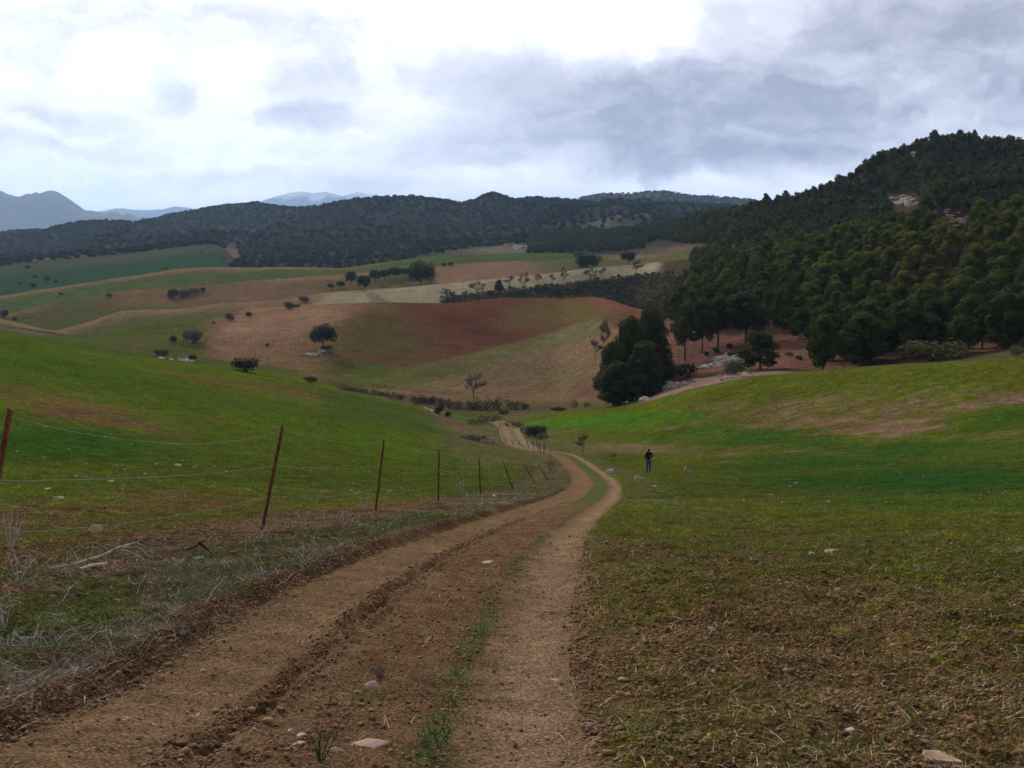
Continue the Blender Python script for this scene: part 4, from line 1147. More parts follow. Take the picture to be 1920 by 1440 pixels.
bares = [
    (889, 746, 47, 44, "bare rounded tree standing alone in front of the valley field", None),
    (1131, 660, 60, 26, "tall thin bare tree at the left edge of the dark pines", None),
    (1116, 672, 36, 22, "short bare grey tree below the tall thin one beside the pines", None),
    (1077, 771, 22, 20, "small leafless olive brown shrub on the valley field edge", 'olive'),
    (1103, 769, 15, 14, "smaller leafless shrub to the right on the valley field edge", None),
    (1093, 848, 34, 28, "wispy olive brown bush at the top of the near field corner", 'olive'),
    (1150, 862, 14, 14, "faint small dry bush right of the wispy olive brown bush", 'olive'),
]
for i, (px, py, h, w, lb, mt) in enumerate(bares):
    p, H_, W_ = at_px(px, py, h, w, 60)
    plant('bare_tree' if h > 34 else 'bare_shrub', BARES[i % 3], p, H_, W_, lb, 'tree' if h > 34 else 'bush', None, mt, 'twigs')
for i, (px, py, h, w) in enumerate(((836, 560, 20, 26), (893, 552, 24, 28), (956, 539, 22, 18), (983, 543, 32, 24), (1008, 532, 18, 16), (1035, 533, 18, 12), (1057, 533, 32, 20), (1107, 526, 22, 26), (1131, 521, 20, 14), (1194, 515, 28, 22))):
    lb = ("leftmost low bare tree at the end of the scrub hedge", "second bare tree from the left along the scrub hedge", "small bare round tree right of the green pine in the scrub", "greyish bushy bare tree fourth along the scrub hedge",
          "little bare tree fifth along the scrub hedge", "tiny bare tree sixth along the scrub hedge", "tallest pinkish bare tree standing against the pale field", "wide bare tree right of the tallest one on the scrub hedge",
          "small dark twiggy tree eighth along the scrub hedge", "dark twiggy tree last on the right of the scrub hedge")[i]
    p, H_, W_ = at_px(px, py, h, w, 420)
    plant('bare_tree', BARES[i % 3], p, H_, W_, lb, 'tree', "bare trees along the scrub hedge", 'darkwood' if i > 7 else None, 'twigs')
p, H_, W_ = at_px(935, 552, 27, 20, 420)
plant('pine_tree', PINES[3], p, H_, W_, "single small green pine sticking out of the scrub hedge", 'tree')

# pines standing apart
singles = [  # px, py_top, width px, Y, label
    (1220, 573, 84, 176, "tallest dark pine at the left corner of the pine wood"),
    (1182, 592, 84, 172, "dark pine left of the tallest one at the wood's corner"),
    (1150, 640, 66, 167, "low dark pine leaning out at the lower left of the wood"),
    (1207, 640, 92, 166, "broad pine low in front of the corner pines"),
    (1158, 676, 86, 163, "lowest broad pine at the lower left tip of the wood"),
    (1286, 566, 56, 186, "pine with a bare trunk left of three above the rocky bank"),
    (1318, 560, 52, 189, "pine with a bare trunk middle of three above the rocky bank"),
    (1348, 556, 60, 192, "pine with a bare trunk right of three above the rocky bank"),
    (1400, 548, 86, 190, "wide dark pine above the right part of the rocky bank"),
]
for i, (px, pt_, w, Y, lb) in enumerate(singles):
    p, H_, W_ = at_Y(px, pt_, w, Y)
    plant('pine_tree', (TALLPINES[i % 3] if i < 5 else PINES[i % 2]), p, H_, W_, lb, 'tree')
for px, pt_, w, Y, lb in ((1427, 622, 76, 157, "round bushy pine standing alone on the red bank behind the crest"),
                          (1545, 590, 66, 152, "leaning bushy pine at the right end of the red bank"),
                          (1618, 585, 110, 150, "broad dark pine just right of the leaning bushy pine"),
                          (1700, 562, 92, 150, "tall dark pine behind the very wide olive bush")):
    p, H_, W_ = at_Y(px, pt_, w, Y)
    plant('pine_tree', LOWPINES[int(px) % 2], p, H_, W_, lb, 'tree')

# ------------------------------------------------------------------ pine wood on the right hill
rng = np.random.default_rng(77)


def spaced(cands, dmin):
    """thin points to a minimum distance with a cell grid"""
    cell, keep = {}, []
    for i, (x, y) in enumerate(cands):
        k = (int(x // dmin), int(y // dmin)); ok = True
        for a in (-1, 0, 1):
            for b in (-1, 0, 1):
                for j in cell.get((k[0] + a, k[1] + b), ()):
                    if (cands[j][0] - x) ** 2 + (cands[j][1] - y) ** 2 < dmin * dmin: ok = False
        if ok:
            cell.setdefault(k, []).append(i); keep.append(i)
    return keep


N = 150000
Yc = np.sqrt(rng.uniform(140 ** 2, 960 ** 2, N)); uc = rng.uniform(0.0, 0.72, N)
Xc = uc * (Yc + CO)
Zc = samp(GZ, Xc, Yc); Sc = samp(GS, Xc, Yc)
cpx, cpy = proj(Xc, Yc, Zc)


def inell(cx, cy, rx, ry, rot=0):
    t = math.radians(rot); dx, dy = cpx - cx, cpy - cy
    return ((dx * math.cos(t) + dy * math.sin(t)) / rx) ** 2 + ((-dx * math.sin(t) + dy * math.cos(t)) / ry) ** 2 < 1


lower = np.interp(cpx, [1100, 1240, 1262, 1300, 1400, 1520, 1545, 1600, 2400], [400, 520, 606, 618, 622, 640, 668, 700, 700])
ok = (cpx > 1262) & (cpy < lower) & (Sc > IX['R0'] - 0.6) & (Sc < IX['Sd']) & (Yc < 760)
ok |= (cpx > 990) & (cpx < 1340) & (Sc > IX['R4'] + .1) & (Sc < IX['S'] + .3) & (cpy < np.interp(cpx, [990, 1180, 1262, 1340], [478, 472, 462, 470]))
# the pale field's end stays open, and so do the rocky clearings
crest = Sc > IX['S'] - .35
for e in ((1262, 480, 90, 16, -8), (1695, 390, 38, 30, 0), (1790, 430, 34, 36, 0), (1652, 308, 26, 12, -30), (1706, 294, 14, 12, 0), (1440, 640, 60, 16, 0), (1238, 462, 30, 10, 0), (1610, 325, 12, 20, 0)):
    ok &= ~inell(*e) | crest
ok &= ~((cpx < 1300) & (Sc > IX['R1d'] + .2) & (Sc < IX['R5'] - .5))
ii = np.where(ok & (Yc < 215))[0]
keep = [ii[k] for k in spaced([(Xc[i], Yc[i]) for i in ii], 4.4)]
ii = np.where(ok & (Yc >= 215))[0]
keep += [ii[k] for k in spaced([(Xc[i], Yc[i]) for i in ii], 3.5)]
keep.sort(key=lambda i: Yc[i])
print("wood pines", len(keep))
# the ones that show largest become trees of their own
infr = [i for i in keep if cpx[i] < 1960 and cpy[i] < 720]
solo = set(infr[:262])
rest = []
for i in keep:
    h = rnd.uniform(5.4, 8.4) if Yc[i] < 215 else rnd.uniform(3.6, 7.0) if Yc[i] < 300 else rnd.uniform(3.8, 6.6)
    w = h * rnd.uniform(0.58, 0.92)
    if i in solo:
        s, x = Sc[i], cpx[i]
        if Yc[i] < 200 and x < 1500: lb, g = "dark pine in the lower left front of the pine wood, above the red bank", "pines in the lower left front of the wood"
        elif Yc[i] < 200: lb, g = "dark pine in the lowest shaded row behind the green crest", "pines of the lowest shaded row behind the crest"
        elif x < 1450: lb, g = "pine on the left shoulder of the near wooded slope", "pines on the left shoulder of the near wooded slope"
        elif x < 1680: lb, g = "pine in the middle of the near wooded slope", "pines in the middle of the near wooded slope"
        else: lb, g = "yellow green pine high on the right of the near wooded slope", "yellow green pines high on the right of the near slope"
        plant('pine_tree', LOWPINES[rnd.randrange(2)] if Yc[i] < 205 and rnd.random() < .7 else PINES[rnd.randrange(6)], (Xc[i], Yc[i], Zc[i] - 0.1), h, w, lb, 'tree', g)
    else:
        rest.append((Xc[i], Yc[i], Zc[i] - 0.1, h, w))


def merge_stuff(name, places, protos, mat, label, cat, seed=3):
    """one mesh of many small copies"""
    r = np.random.default_rng(seed)
    packs = []
    for V0, F0, H0, W0 in protos:
        packs.append((V0, F0, H0, W0))
    buckets = [[] for _ in packs]
    for p in places: buckets[r.integers(len(packs))].append(p)
    Vs, Fs, off = [], [], 0
    for (V0, F0, H0, W0), b in zip(packs, buckets):
        if not b: continue
        b = np.array(b, float); n = len(b)
        th = r.uniform(0, 6.28, n); c, s = np.cos(th)[:, None], np.sin(th)[:, None]
        x = V0[None, :, 0] * c - V0[None, :, 1] * s; y = V0[None, :, 0] * s + V0[None, :, 1] * c
        sw = (b[:, 4] / W0)[:, None]; sh = (b[:, 3] / H0)[:, None]
        V = np.stack([b[:, 0:1] + x * sw, b[:, 1:2] + y * sw, b[:, 2:3] + V0[None, :, 2] * sh], -1).reshape(-1, 3)
        Fm = (F0[None] + (np.arange(n) * len(V0))[:, None, None]).reshape(-1, F0.shape[1]) + off
        off += len(V); Vs.append(V); Fs.append(Fm)
    me = mesh_np(name, np.concatenate(Vs), np.concatenate(Fs))
    return tag(link(name, me, mat), label, cat, kind='stuff')


def small_crown(seed, per, leaf, H=8.0, Wd=6.0, nl=7, low=0.12):
    r = np.random.default_rng(seed)
    lobes = [((0, 0, H * .55), (Wd * .33, Wd * .33, H * .36))]
    for i in range(nl):
        t = (i + .5) / nl; th = i * 2.4; rad = Wd * .27 * math.sin(math.pi * (0.25 + .6 * t)); rr = Wd * r.uniform(.17, .25)
        lobes.append(((math.cos(th) * rad, math.sin(th) * rad, H * (low + (1 - low) * (.15 + .7 * t))), (rr, rr, rr)))
    V, Fq = crown_cloud(r, lobes, per, leaf)
    return V, Fq, H, Wd


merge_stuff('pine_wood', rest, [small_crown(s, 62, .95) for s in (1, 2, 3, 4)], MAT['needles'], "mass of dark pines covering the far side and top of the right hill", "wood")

# skyline trees that stand up clearly
for j, (px, pt_, w, lb) in enumerate(((1828, 243, 12, "thin open pine poking above the right hill's skyline"), (1752, 243, 20, "round topped pine on the summit of the right hill"), (1800, 243, 19, "pine right of the round topped one on the summit"),
                                      (1437, 362, 18, "rounded pine on the skyline at the left foot of the right hill"), (1474, 357, 20, "taller pine on the skyline right of the rounded one"))):
    p, H_, W_ = at_Y(px, pt_, w, 434 if px > 1600 else 480)
    plant('pine_tree', PINES[j], p, max(H_, 4), W_, lb, 'tree')

# ------------------------------------------------------------------ woods on the far hills: one mass each
N = 120000
Yc = np.sqrt(rng.uniform(690 ** 2, 2300 ** 2, N)); uc = rng.uniform(-0.66, 0.36, N); Xc = uc * (Yc + CO)
Zc = samp(GZ, Xc, Yc); Sc = samp(GS, Xc, Yc); cpx, cpy = proj(Xc, Yc, Zc)
den = 0.62 + 0.85 * fbm(Xc * 0.006, Yc * 0.004, 3, 201)
ok = (rng.uniform(0, 1, N) < den) & (((Sc > IX['R5'] + .03) & (Sc < IX['Q2'] + .35)) | ((Sc > IX['R4'] + .35) & (cpx > 436) & (cpx < 780) & (Sc < IX['Q2'])))
ok &= ~(inell(980, 466, 120, 8, -3) | (inell(1130, 430, 130, 22, -8) & (rng.uniform(0, 1, N) < .75)) | (inell(90, 480, 130, 9, -5) & (rng.uniform(0, 1, N) < .8)) | inell(436, 476, 14, 18, -60) | inell(1245, 470, 70, 9, -5) | inell(350, 408, 20, 4))
ii = np.where(ok)[0]
keep = [ii[k] for k in spaced([(Xc[i], Yc[i]) for i in ii], 7.5)]
pl = [(Xc[i], Yc[i], Zc[i] - .5, rnd.uniform(3.5, 6.5), rnd.uniform(5.5, 9)) for i in keep]
print("far trees", len(pl))
merge_stuff('wood', pl, [small_crown(s, 10.5, 2.3, nl=4) for s in (5, 6, 7)], MAT['farwood'], "dark blue green wood covering the far hills", "wood")
# back ridge
Yc = rng.uniform(2450, 2760, 9000); uc = rng.uniform(-.02, 0.32, 9000); Xc = uc * (Yc + CO); Zc = samp(GZ, Xc, Yc)
keep = spaced(list(zip(Xc, Yc)), 12)
pl = [(Xc[i], Yc[i], Zc[i] - .5, rnd.uniform(4, 6.5), rnd.uniform(8, 13)) for i in keep if rnd.random() < .9]
merge_stuff('wood', pl, [small_crown(s, 6, 3.0, nl=3) for s in (5, 6)], MAT['farwood'], "sparser wood on the low ridge behind the far hills", "wood")

# scrub in the gully behind the red hill and round the fields' edge
N = 60000
Yc = rng.uniform(300, 620, N); uc = rng.uniform(-.12, .2, N); Xc = uc * (Yc + CO); Zc = samp(GZ, Xc, Yc); Sc = samp(GS, Xc, Yc); cpx, cpy = proj(Xc, Yc, Zc)
low_edge = np.interp(cpx, [835, 870, 900, 940, 1000, 1100, 1200, 1260], [558, 600, 600, 600, 600, 600, 620, 620])
up_edge = np.interp(cpx, [820, 836, 880, 940, 1000, 1060, 1130, 1200, 1262], [562, 557, 552, 546, 538, 534, 524, 516, 514])
ok = (cpx > 828) & (cpx < 1265) & (cpy > up_edge) & (Sc > IX['R1'] + .1) & (Sc < IX['R2'] + .3)
ii = np.where(ok)[0]
keep = [ii[k] for k in spaced([(Xc[i], Yc[i]) for i in ii], 1.7)]
pl = [(Xc[i], Yc[i], Zc[i] - .1, rnd.uniform(.6, 1.4) + 1.6 * rnd.random() ** 3, rnd.uniform(1.8, 3.6)) for i in keep]
print("scrub", len(pl))
merge_stuff('undergrowth', pl, [small_crown(s, 26, .75, H=2, Wd=3, nl=5, low=0) for s in (8, 9, 10)], MAT['scrub'], "dense dark scrub filling the gully behind the red hill", "scrub")


# hedges
def hedge(pts, hpx, label, mat, seed, ymin=150, dens=1.0):
    r = np.random.default_rng(seed)
    lobes = []
    for a, b in zip(pts[:-1], pts[1:]):
        n = max(2, int(abs(b[0] - a[0]) / 7))
        for k in range(n):
            t = (k + r.uniform(0, 1)) / n
            p = hit(a[0] + (b[0] - a[0]) * t, a[1] + (b[1] - a[1]) * t, ymin)
            h = (a[2] + (b[2] - a[2]) * t) * p.y / F * r.uniform(.7, 1.12)
            lobes.append(((p.x + r.uniform(-.4, .4), p.y + r.uniform(-1, 1), p.z + h * .45), (r.uniform(.8, 1.4), r.uniform(.8, 1.3), h * .56)))
    base = np.array(lobes[0][0]); lobes = [((c[0] - base[0], c[1] - base[1], c[2] - base[2]), s) for c, s in lobes]
    V, Fq = crown_cloud(r, lobes, 170 * dens, .26, inner=.2)
    return tag(link('hedge', mesh_np('hedge', V, Fq), MAT[mat], loc=base), label, 'hedge')


hedge([(640, 731, 10), (720, 744, 12), (800, 756, 14), (850, 764, 15)], 10, "low purple brown hedge running down behind the left green hill", 'scrub', 1)
hedge([(775, 757, 14), (800, 757, 16), (830, 760, 12)], 12, "taller grey brown clump in the hedge at the hill nose", 'scrub', 2)
hedge([(840, 766, 18), (900, 769, 21), (950, 768, 25), (975, 767, 18), (990, 766, 8)], 20, "tall dark green hedge beside the track at the valley bottom", 'oak', 3, dens=1.3)
hedge([(872, 768, 14), (897, 768, 16)], 14, "dull green bush mass in front of the dark valley hedge", 'shrub', 4)
hedge([(880, 800, 14), (905, 794, 16), (925, 790, 12), (935, 788, 10)], 12, "dry brown thicket on the slope left of the farther bend", 'scrub', 5, ymin=110, dens=.8)
hedge([(955, 797, 10), (985, 808, 12), (1000, 822, 12), (1020, 826, 12)], 10, "dry brown brush along the right side of the farther bend", 'twig', 6, ymin=100, dens=.8)
hedge([(870, 822, 8), (900, 828, 10), (920, 836, 8)], 8, "thin grey weeds on the slope below the thicket", 'greyleaf', 7, ymin=100, dens=.4)
hedge([(1120, 745, 8), (1180, 752, 8)], 8, "dry brush at the foot of the corner pines", 'scrub', 10, ymin=150, dens=.8)


# ------------------------------------------------------------------ rocks
def ico(sub=1):
    import bmesh
    bm = bmesh.new(); bmesh.ops.create_icosphere(bm, subdivisions=sub, radius=1.0)
    V = np.array([v.co[:] for v in bm.verts]); Fc = np.array([[v.index for v in f.verts] for f in bm.faces]); bm.free()
    return V, Fc


ICO1, ICO2 = ico(1), ico(2)
ICO3 = ico(3)


def rock_v(r, sx, sy, sz, base=None, planes=9, k=0.72):
    """a faceted boulder: a ball cut by random planes"""
    V0, F0 = base or ICO2
    V = V0.copy()
    for _ in range(planes):
        n = r.normal(0, 1, 3); n /= np.linalg.norm(n); d = r.uniform(k - .17, k + .12)
        t = V @ n; V = V - n * np.maximum(t - d, 0)[:, None] * 0.98
    V = V + r.normal(0, .018, V.shape)
    return V * np.array([sx, sy, sz]), F0


def outcrop(pts, label, mat, seed, size=(0.5, 1.5), ymin=100, n=30, spread=6, name='rock_outcrop'):
    r = np.random.default_rng(seed); parts = []
    base = None
    for i in range(n):
        j = r.integers(len(pts)); px, py = pts[j]
        t = r.uniform(0, 1); j2 = min(j + 1, len(pts) - 1)
        px = px + (pts[j2][0] - px) * t + r.normal(0, spread); py = py + (pts[j2][1] - py) * t + r.normal(0, spread * .35)
        p = hit(px, py, ymin)
        if base is None: base = np.array(p)
        s = r.uniform(*size)
        V, Fc = rock_v(r, s * r.uniform(.8, 1.6), s * r.uniform(.7, 1.2), s * r.uniform(.4, .8))
        a = r.uniform(-.5, .5); c_, s_ = math.cos(a), math.sin(a)
        V = np.stack([V[:, 0] * c_ - V[:, 2] * s_, V[:, 1], V[:, 0] * s_ + V[:, 2] * c_], -1)
        if i == 0: e = empty(name, base)
        link('rock', mesh_np('rock', V, Fc), MAT[mat], e, loc=np.array(p) - base)
    return tag(e, label, 'rocks')


outcrop([(1185, 752), (1215, 742), (1250, 725)], "grey white rock outcrop at the left edge of the green crest", 'rock', 1, (.5, 1.3), n=60, spread=6)
outcrop([(1270, 722), (1330, 712), (1400, 706)], "flat pinkish rock sheet along the top of the green crest", 'pinkrock', 2, (.25, .7), n=34, spread=7)
outcrop([(1320, 690), (1350, 680), (1370, 672)], "broken grey and pink rocks in the bare bank below the pines", 'rock', 3, (.35, 1.0), n=50, spread=9)
outcrop([(1675, 372), (1700, 380)], "grey scree patch in the upper part of the wooded hill", 'rock', 4, (.6, 1.8), n=34, spread=12, ymin=220)
outcrop([(1770, 402), (1800, 415)], "brown grey rocks in a clearing at the right of the hill", 'pinkrock', 5, (.4, 1.3), n=30, spread=11, ymin=190)
outcrop([(1635, 302), (1668, 290)], "pale rocks below the skyline left of the summit", 'rock', 6, (.8, 2.0), n=22, spread=8, ymin=300)
outcrop([(1698, 284), (1715, 290)], "small pale rocks right under the summit pines", 'rock', 16, (.8, 1.8), n=12, spread=5, ymin=300)
outcrop([(1606, 322), (1606, 308)], "grey cliff step on the hill's left skyline", 'rock', 7, (1.0, 2.6), n=12, spread=3, ymin=300)
outcrop([(300, 671), (355, 677)], "pile of pale rocks just behind the near green crest", 'rock', 8, (.3, .9), n=26, spread=5, ymin=150)
outcrop([(578, 668), (606, 660)], "small pale stones below the lone round oak", 'rock', 9, (.3, .9), n=14, spread=4, ymin=200)
outcrop([(795, 764), (815, 772)], "grey rocks on the nose of the left green hill", 'rock', 10, (.3, .7), n=14, spread=4, ymin=130)
outcrop([(880, 468), (980, 464)], "scattered pale rocks under the far wooded hill", 'rock', 11, (1.0, 2.6), n=24, spread=9, ymin=500)
outcrop([(348, 641), (372, 640)], "few stones beside the big grey green bush", 'rock', 12, (.3, .7), n=8, spread=4, ymin=200)


def boulder(px, py, wpx, hpx, label, mat, seed, name='boulder', ymin=0, flat=1.0):
    r = np.random.default_rng(seed)
    p = hit(px, py, ymin); s = p.y / F
    V, Fc = rock_v(r, wpx * s / 1.45, wpx * s / 1.8 * flat, hpx * s / 1.2, ICO3, 16, .62)
    me = mesh_np(name, V, Fc)
    return tag(link(name, me, MAT[mat], loc=(p.x, p.y, p.z + hpx * s * (.2 if hpx > 9 else .05))), label, 'stone')


for i, a in enumerate((
        (1291, 886, 17, 14, "largest pink boulder in the green field right of the person", 'pinkrock'),
        (1196, 900, 20, 11, "pinkish rock just in front of the person to the left", 'pinkrock'),
        (1141, 889, 15, 13, "grey white rock beside the track bend", 'rock'),
        (1289, 908, 11, 6, "small red brown stone below the largest pink boulder", 'clod'),
        (1560, 1034, 24, 7, "flat pale stone in the middle of the right field", 'palestone'),
        (1523, 1040, 13, 7, "small pale stone left of the flat pale one", 'palestone'),
        (1335, 1259, 16, 6, "flat cream stone in the near right field", 'palestone'),
        (1332, 1180, 14, 9, "small pale stone in the near right field above the cream one", 'palestone'),
        (1570, 1109, 14, 7, "pale brown stone among the sprouts of the right field", 'palestone'),
        (900, 948, 12, 7, "pale stone at the foot of the third and fourth posts", 'palestone'),
        (109, 936, 22, 9, "pale brown stone in the green field behind the first post", 'palestone'),
        (88, 919, 12, 6, "small pale stone above the pale brown one", 'palestone'),
        (335, 875, 14, 8, "pale stone in the grass left of the tall leaning post", 'palestone'),
        (180, 998, 28, 14, "brown rounded stone on the bank behind the dead branch", 'pinkrock'),
        (1039, 1276, 16, 7, "small white stone on the right edge of the track", 'palestone'),
        (915, 1056, 22, 8, "flat half buried stone in the middle of the track", 'palestone'),
        (700, 1290, 30, 18, "reddish clod stone on the centre hump of the track", 'pinkrock'),
        (700, 1395, 66, 9, "large flat pinkish stone sunk in the centre hump", 'pinkrock'),
        (628, 1408, 32, 9, "pink stone left of the large sunk one", 'pinkrock'),
        (563, 1380, 24, 8, "white grey flake of stone in the near left hump", 'rock'),
        (562, 1394, 22, 6, "thin pale stone flake just below the white grey one", 'rock'),
        (545, 1370, 12, 6, "little pale chip above the white grey flake", 'rock'),
        (1178, 896, 5, 4, "tiny pale stone left of the pinkish rock", 'palestone'),
        (1228, 912, 8, 4, "tiny cream stone under the pinkish rock", 'palestone'))):
    boulder(*a, seed=300 + i, flat=.8 if a[3] > 8 else 1.0)

# cut slab at the lower right edge
p = hit(1762, 1432)
import bmesh
bm = bmesh.new()
pf = [(-.075, -.03), (.065, -.055), (.075, .012), (.02, .05), (-.055, .045)]
vb = [bm.verts.new((x, y, 0)) for x, y in pf]; vt = [bm.verts.new((x * .97, y * .95, .028 + .006 * math.sin(i * 2.1))) for i, (x, y) in enumerate(pf)]
bm.faces.new(vb[::-1]); bm.faces.new(vt)
for i in range(5):
    bm.faces.new((vb[i], vb[(i + 1) % 5], vt[(i + 1) % 5], vt[i]))
bmesh.ops.bevel(bm, geom=bm.edges[:], offset=.003, segments=2)
me = bpy.data.meshes.new('stone_slab'); bm.to_mesh(me); bm.free()
o = link('stone_slab', me, MAT['plank'], loc=(p.x, p.y, p.z + .004)); o.rotation_euler = (.05, .07, .1)
tag(o, "flat orange brown slab at the bottom edge of the right field", 'stone')

# ------------------------------------------------------------------ fence
def post_mesh(base, top, r):
    """rusty angle-iron post: an L profile swept from base to top, pointed foot"""
    b, t = np.array(base), np.array(top); ax = (t - b); L = np.linalg.norm(ax); ax /= L
    a = np.cross(ax, (0, 1, 0)); a /= np.linalg.norm(a); c = np.cross(ax, a)
    th = r * .28
    prof = [(-r, -r), (r, -r), (r, -r + th), (-r + th, -r + th), (-r + th, r), (-r, r)]
    V, Fc = [], []
    steps = 6
    for k in range(steps + 1):
        q = b + ax * L * k / steps + a * math.sin(k * 2.3) * r * .12
        for x, y in prof: V.append(q + a * x + c * y)
    n = len(prof)
    for k in range(steps):
        for i in range(n):
            j = (i + 1) % n; Fc.append((k * n + i, k * n + j, (k + 1) * n + j, (k + 1) * n + i))
    V = np.array(V)
    e = steps * n
    Fc += [(e, e + 1, e + 2, e + 3), (e, e + 3, e + 4, e + 5), (3, 2, 1, 0), (5, 4, 3, 0)]
    return V, np.array(Fc)


def build_fence(name, posts, label, wires, r=0.028, wire_r=0.0017, sag=0.05, ymin=0):
    tops, bases = [], []
    for (bx, by, tx_, ty_, Y) in posts:
        rx, _ = ray(bx, by)
        if Y is None:
            p = hit(bx, by, ymin); Y = p.y
        X = float(rx * Y); b = np.array([X, Y, ground(X, Y)])
        rt, rzt = ray(tx_, ty_); t = np.array([float(rt * Y), Y, float(EYE + rzt * Y)])
        bases.append(b); tops.append(t)
    e = empty(name, bases[0])
    tag(e, label, 'fence')
    o0 = bases[0]
    for b, t in zip(bases, tops):
        ax = (t - b); V, Fc = post_mesh(b - ax * .08 - o0, t - o0, r)
        link('post', mesh_np('post', V, Fc), MAT['rust'], e)
    rr = random.Random(len(posts))
    for fr_ in wires:
        parts = []
        for k in range(len(bases) - 1):
            a = bases[k] + (tops[k] - bases[k]) * fr_; b = bases[k + 1] + (tops[k + 1] - bases[k + 1]) * fr_
            L = np.linalg.norm(b - a); n = max(6, int(L * 3)); n = min(n, 30)
            sg = sag * (L / 7) ** 2 * rr.uniform(.5, 2.2) * (3.2 if k == 0 and fr_ > .8 and r < .03 else 1.0)
            pth = [a + (b - a) * t - np.array([0, 0, 4 * sg * t * (1 - t)]) + np.array([0, 0, rr.uniform(-.006, .006)]) for t in np.linspace(0, 1, n)]
            parts.append(tube(np.array(pth) - o0, [wire_r] * n, 4))
            if a[1] < 45:                       # barbs
                for q in range(1, int(L / .22)):
                    t = q * .22 / L; c = a + (b - a) * t - np.array([0, 0, 4 * sg * t * (1 - t)]) - o0
                    for _ in range(2):
                        d = np.array([rr.uniform(-.4, .4), rr.uniform(-1, 1), rr.uniform(-1, 1)]); d /= np.linalg.norm(d)
                        parts.append(tube([c - d * .016, c, c + d * .016], [.0008, .0022, .0008], 3))
        V, Fc = cat_meshes(parts)
        link('barbed_wire', mesh_np('barbed_wire', V, Fc, True), MAT['wire'], e)
    return e, bases, tops


FP = [(-48, 1128, 18, 767, 8.0), (491, 988, 530, 798, None), (704, 952, 720, 825, None), (822, 942, 823, 844, None), (901, 936, 898, 857, None), (962, 928, 944, 866, None),
      (1003, 923, 983, 871, None), (1027, 915, 1009, 871, None), (1040, 904, 1025, 866, None), (1041, 893, 1031, 862, 66), (1036, 880, 1034, 852, 74), (1029, 869, 1032, 841, 83)]
# the fence line is known in depth: give each post a distance that suits its height of about 1.5 m
FY = [8.0, 15.0, 22.0, 29.5, 37.0, 44.0, 51.0, 57.0, 62.0, 68.0, 75.0, 83.0]
FP = [(a, b, c, d, y) for (a, b, c, d, _), y in zip(FP, FY)]
# snap the base to the ground, shifting the top along
FP2 = []
for (a, b, c, d, y) in FP:
    rx, _ = ray(a, b); X = float(rx * y); z = ground(X, y)
    _, pyb = proj(X, y, z)
    FP2.append((a, b, c, d, y))
    print("post", y, "base py", round(float(pyb)), "photo", b)
nf, nb_, nt_ = build_fence('barbed_wire_fence', FP2, "rusty iron posts with sagging barbed wire along the left bank", (0.96, 0.62, 0.33), r=0.024)
FQ = [(1020, 856, 1020, 829, 92), (1013, 853, 1012, 828, 98), (1009, 850, 1006, 826, 104), (1001, 846, 998, 826, 110), (992, 846, 987, 826, 114), (976, 846, 972, 827, 118), (963, 846, 959, 825, 121), (948, 841, 947, 820, 124), (937, 837, 936, 818, 128),
      (931, 830, 928, 812, 134), (933, 822, 931, 806, 142), (936, 814, 934, 799, 151), (939, 806, 937, 793, 160)]
build_fence('barbed_wire_fence', FQ, "farther run of dark thin posts beside the farther track bend", (0.9, 0.5), r=0.045, wire_r=0.006)
# wire tie on the first post and a hanging twig on the top wire
p0, p1 = nt_[0], nt_[1]

# ------------------------------------------------------------------ person
def skin_body(name, verts, edges, radii, mat, parent=None, root=0, sub=2):
    me = bpy.data.meshes.new(name)
    me.from_pydata(verts, edges, [])
    o = bpy.data.objects.new(name, me); C.objects.link(o)
    mod = o.modifiers.new("skin", 'SKIN')
    mod.use_smooth_shade = True
    for i, r in enumerate(radii):
        sv = me.skin_vertices[0].data[i]
        sv.radius = r if isinstance(r, tuple) else (r, r)
        sv.use_root = (i == root)
    s = o.modifiers.new("subdivision", 'SUBSURF'); s.levels = sub; s.render_levels = sub
    me.materials.append(MAT[mat])
    if parent: o.parent = parent
    return o


pp = hit(1216, 886, 50)
pp.y, pp.x = pp.y, pp.x
per = empty('person', pp, 0.25)
tag(per, "person in black jacket and blue jeans standing in the field, seen from behind", 'person')
# body: pelvis, spine, neck, head, legs, arms (x right, y away, z up)
bv = [(0, 0, .93), (0, .01, 1.12), (0, .01, 1.32), (0, .0, 1.45), (0, .01, 1.53), (0, .02, 1.62), (0, .02, 1.71),
      (-.09, 0, .86), (-.115, -.01, .48), (-.125, .0, .09), (-.135, .13, .035),
      (.09, 0, .86), (.105, .03, .48), (.115, .0, .09), (.13, .13, .035),
      (-.17, 0, 1.40), (-.235, -.01, 1.14), (-.20, .10, .93), (-.18, .16, .88),
      (.17, 0, 1.40), (.30, -.05, 1.17), (.26, .05, 1.02), (.26, .10, .99)]
be = [(0, 1), (1, 2), (2, 3), (3, 4), (4, 5), (5, 6), (0, 7), (7, 8), (8, 9), (9, 10), (0, 11), (11, 12), (12, 13), (13, 14),
      (2, 15), (15, 16), (16, 17), (17, 18), (2, 19), (19, 20), (20, 21), (21, 22)]
brd = [(.10, .08), (.10, .08), (.14, .10), (.075, .06), .045, (.075, .09), (.06, .07), .085, .055, .038, .03, .085, .055, .038, .03,
       .06, .043, .03, .028, .06, .043, .03, .028]
skin_body('body', bv, be, brd, 'skin', per)
jv = [(0, 0, .84), (0, .01, 1.12), (0, .01, 1.32), (0, -.01, 1.56), (-.18, 0, 1.40), (-.24, -.01, 1.14), (-.205, .09, .95), (.18, 0, 1.40), (.31, -.05, 1.17), (.26, .04, 1.03)]
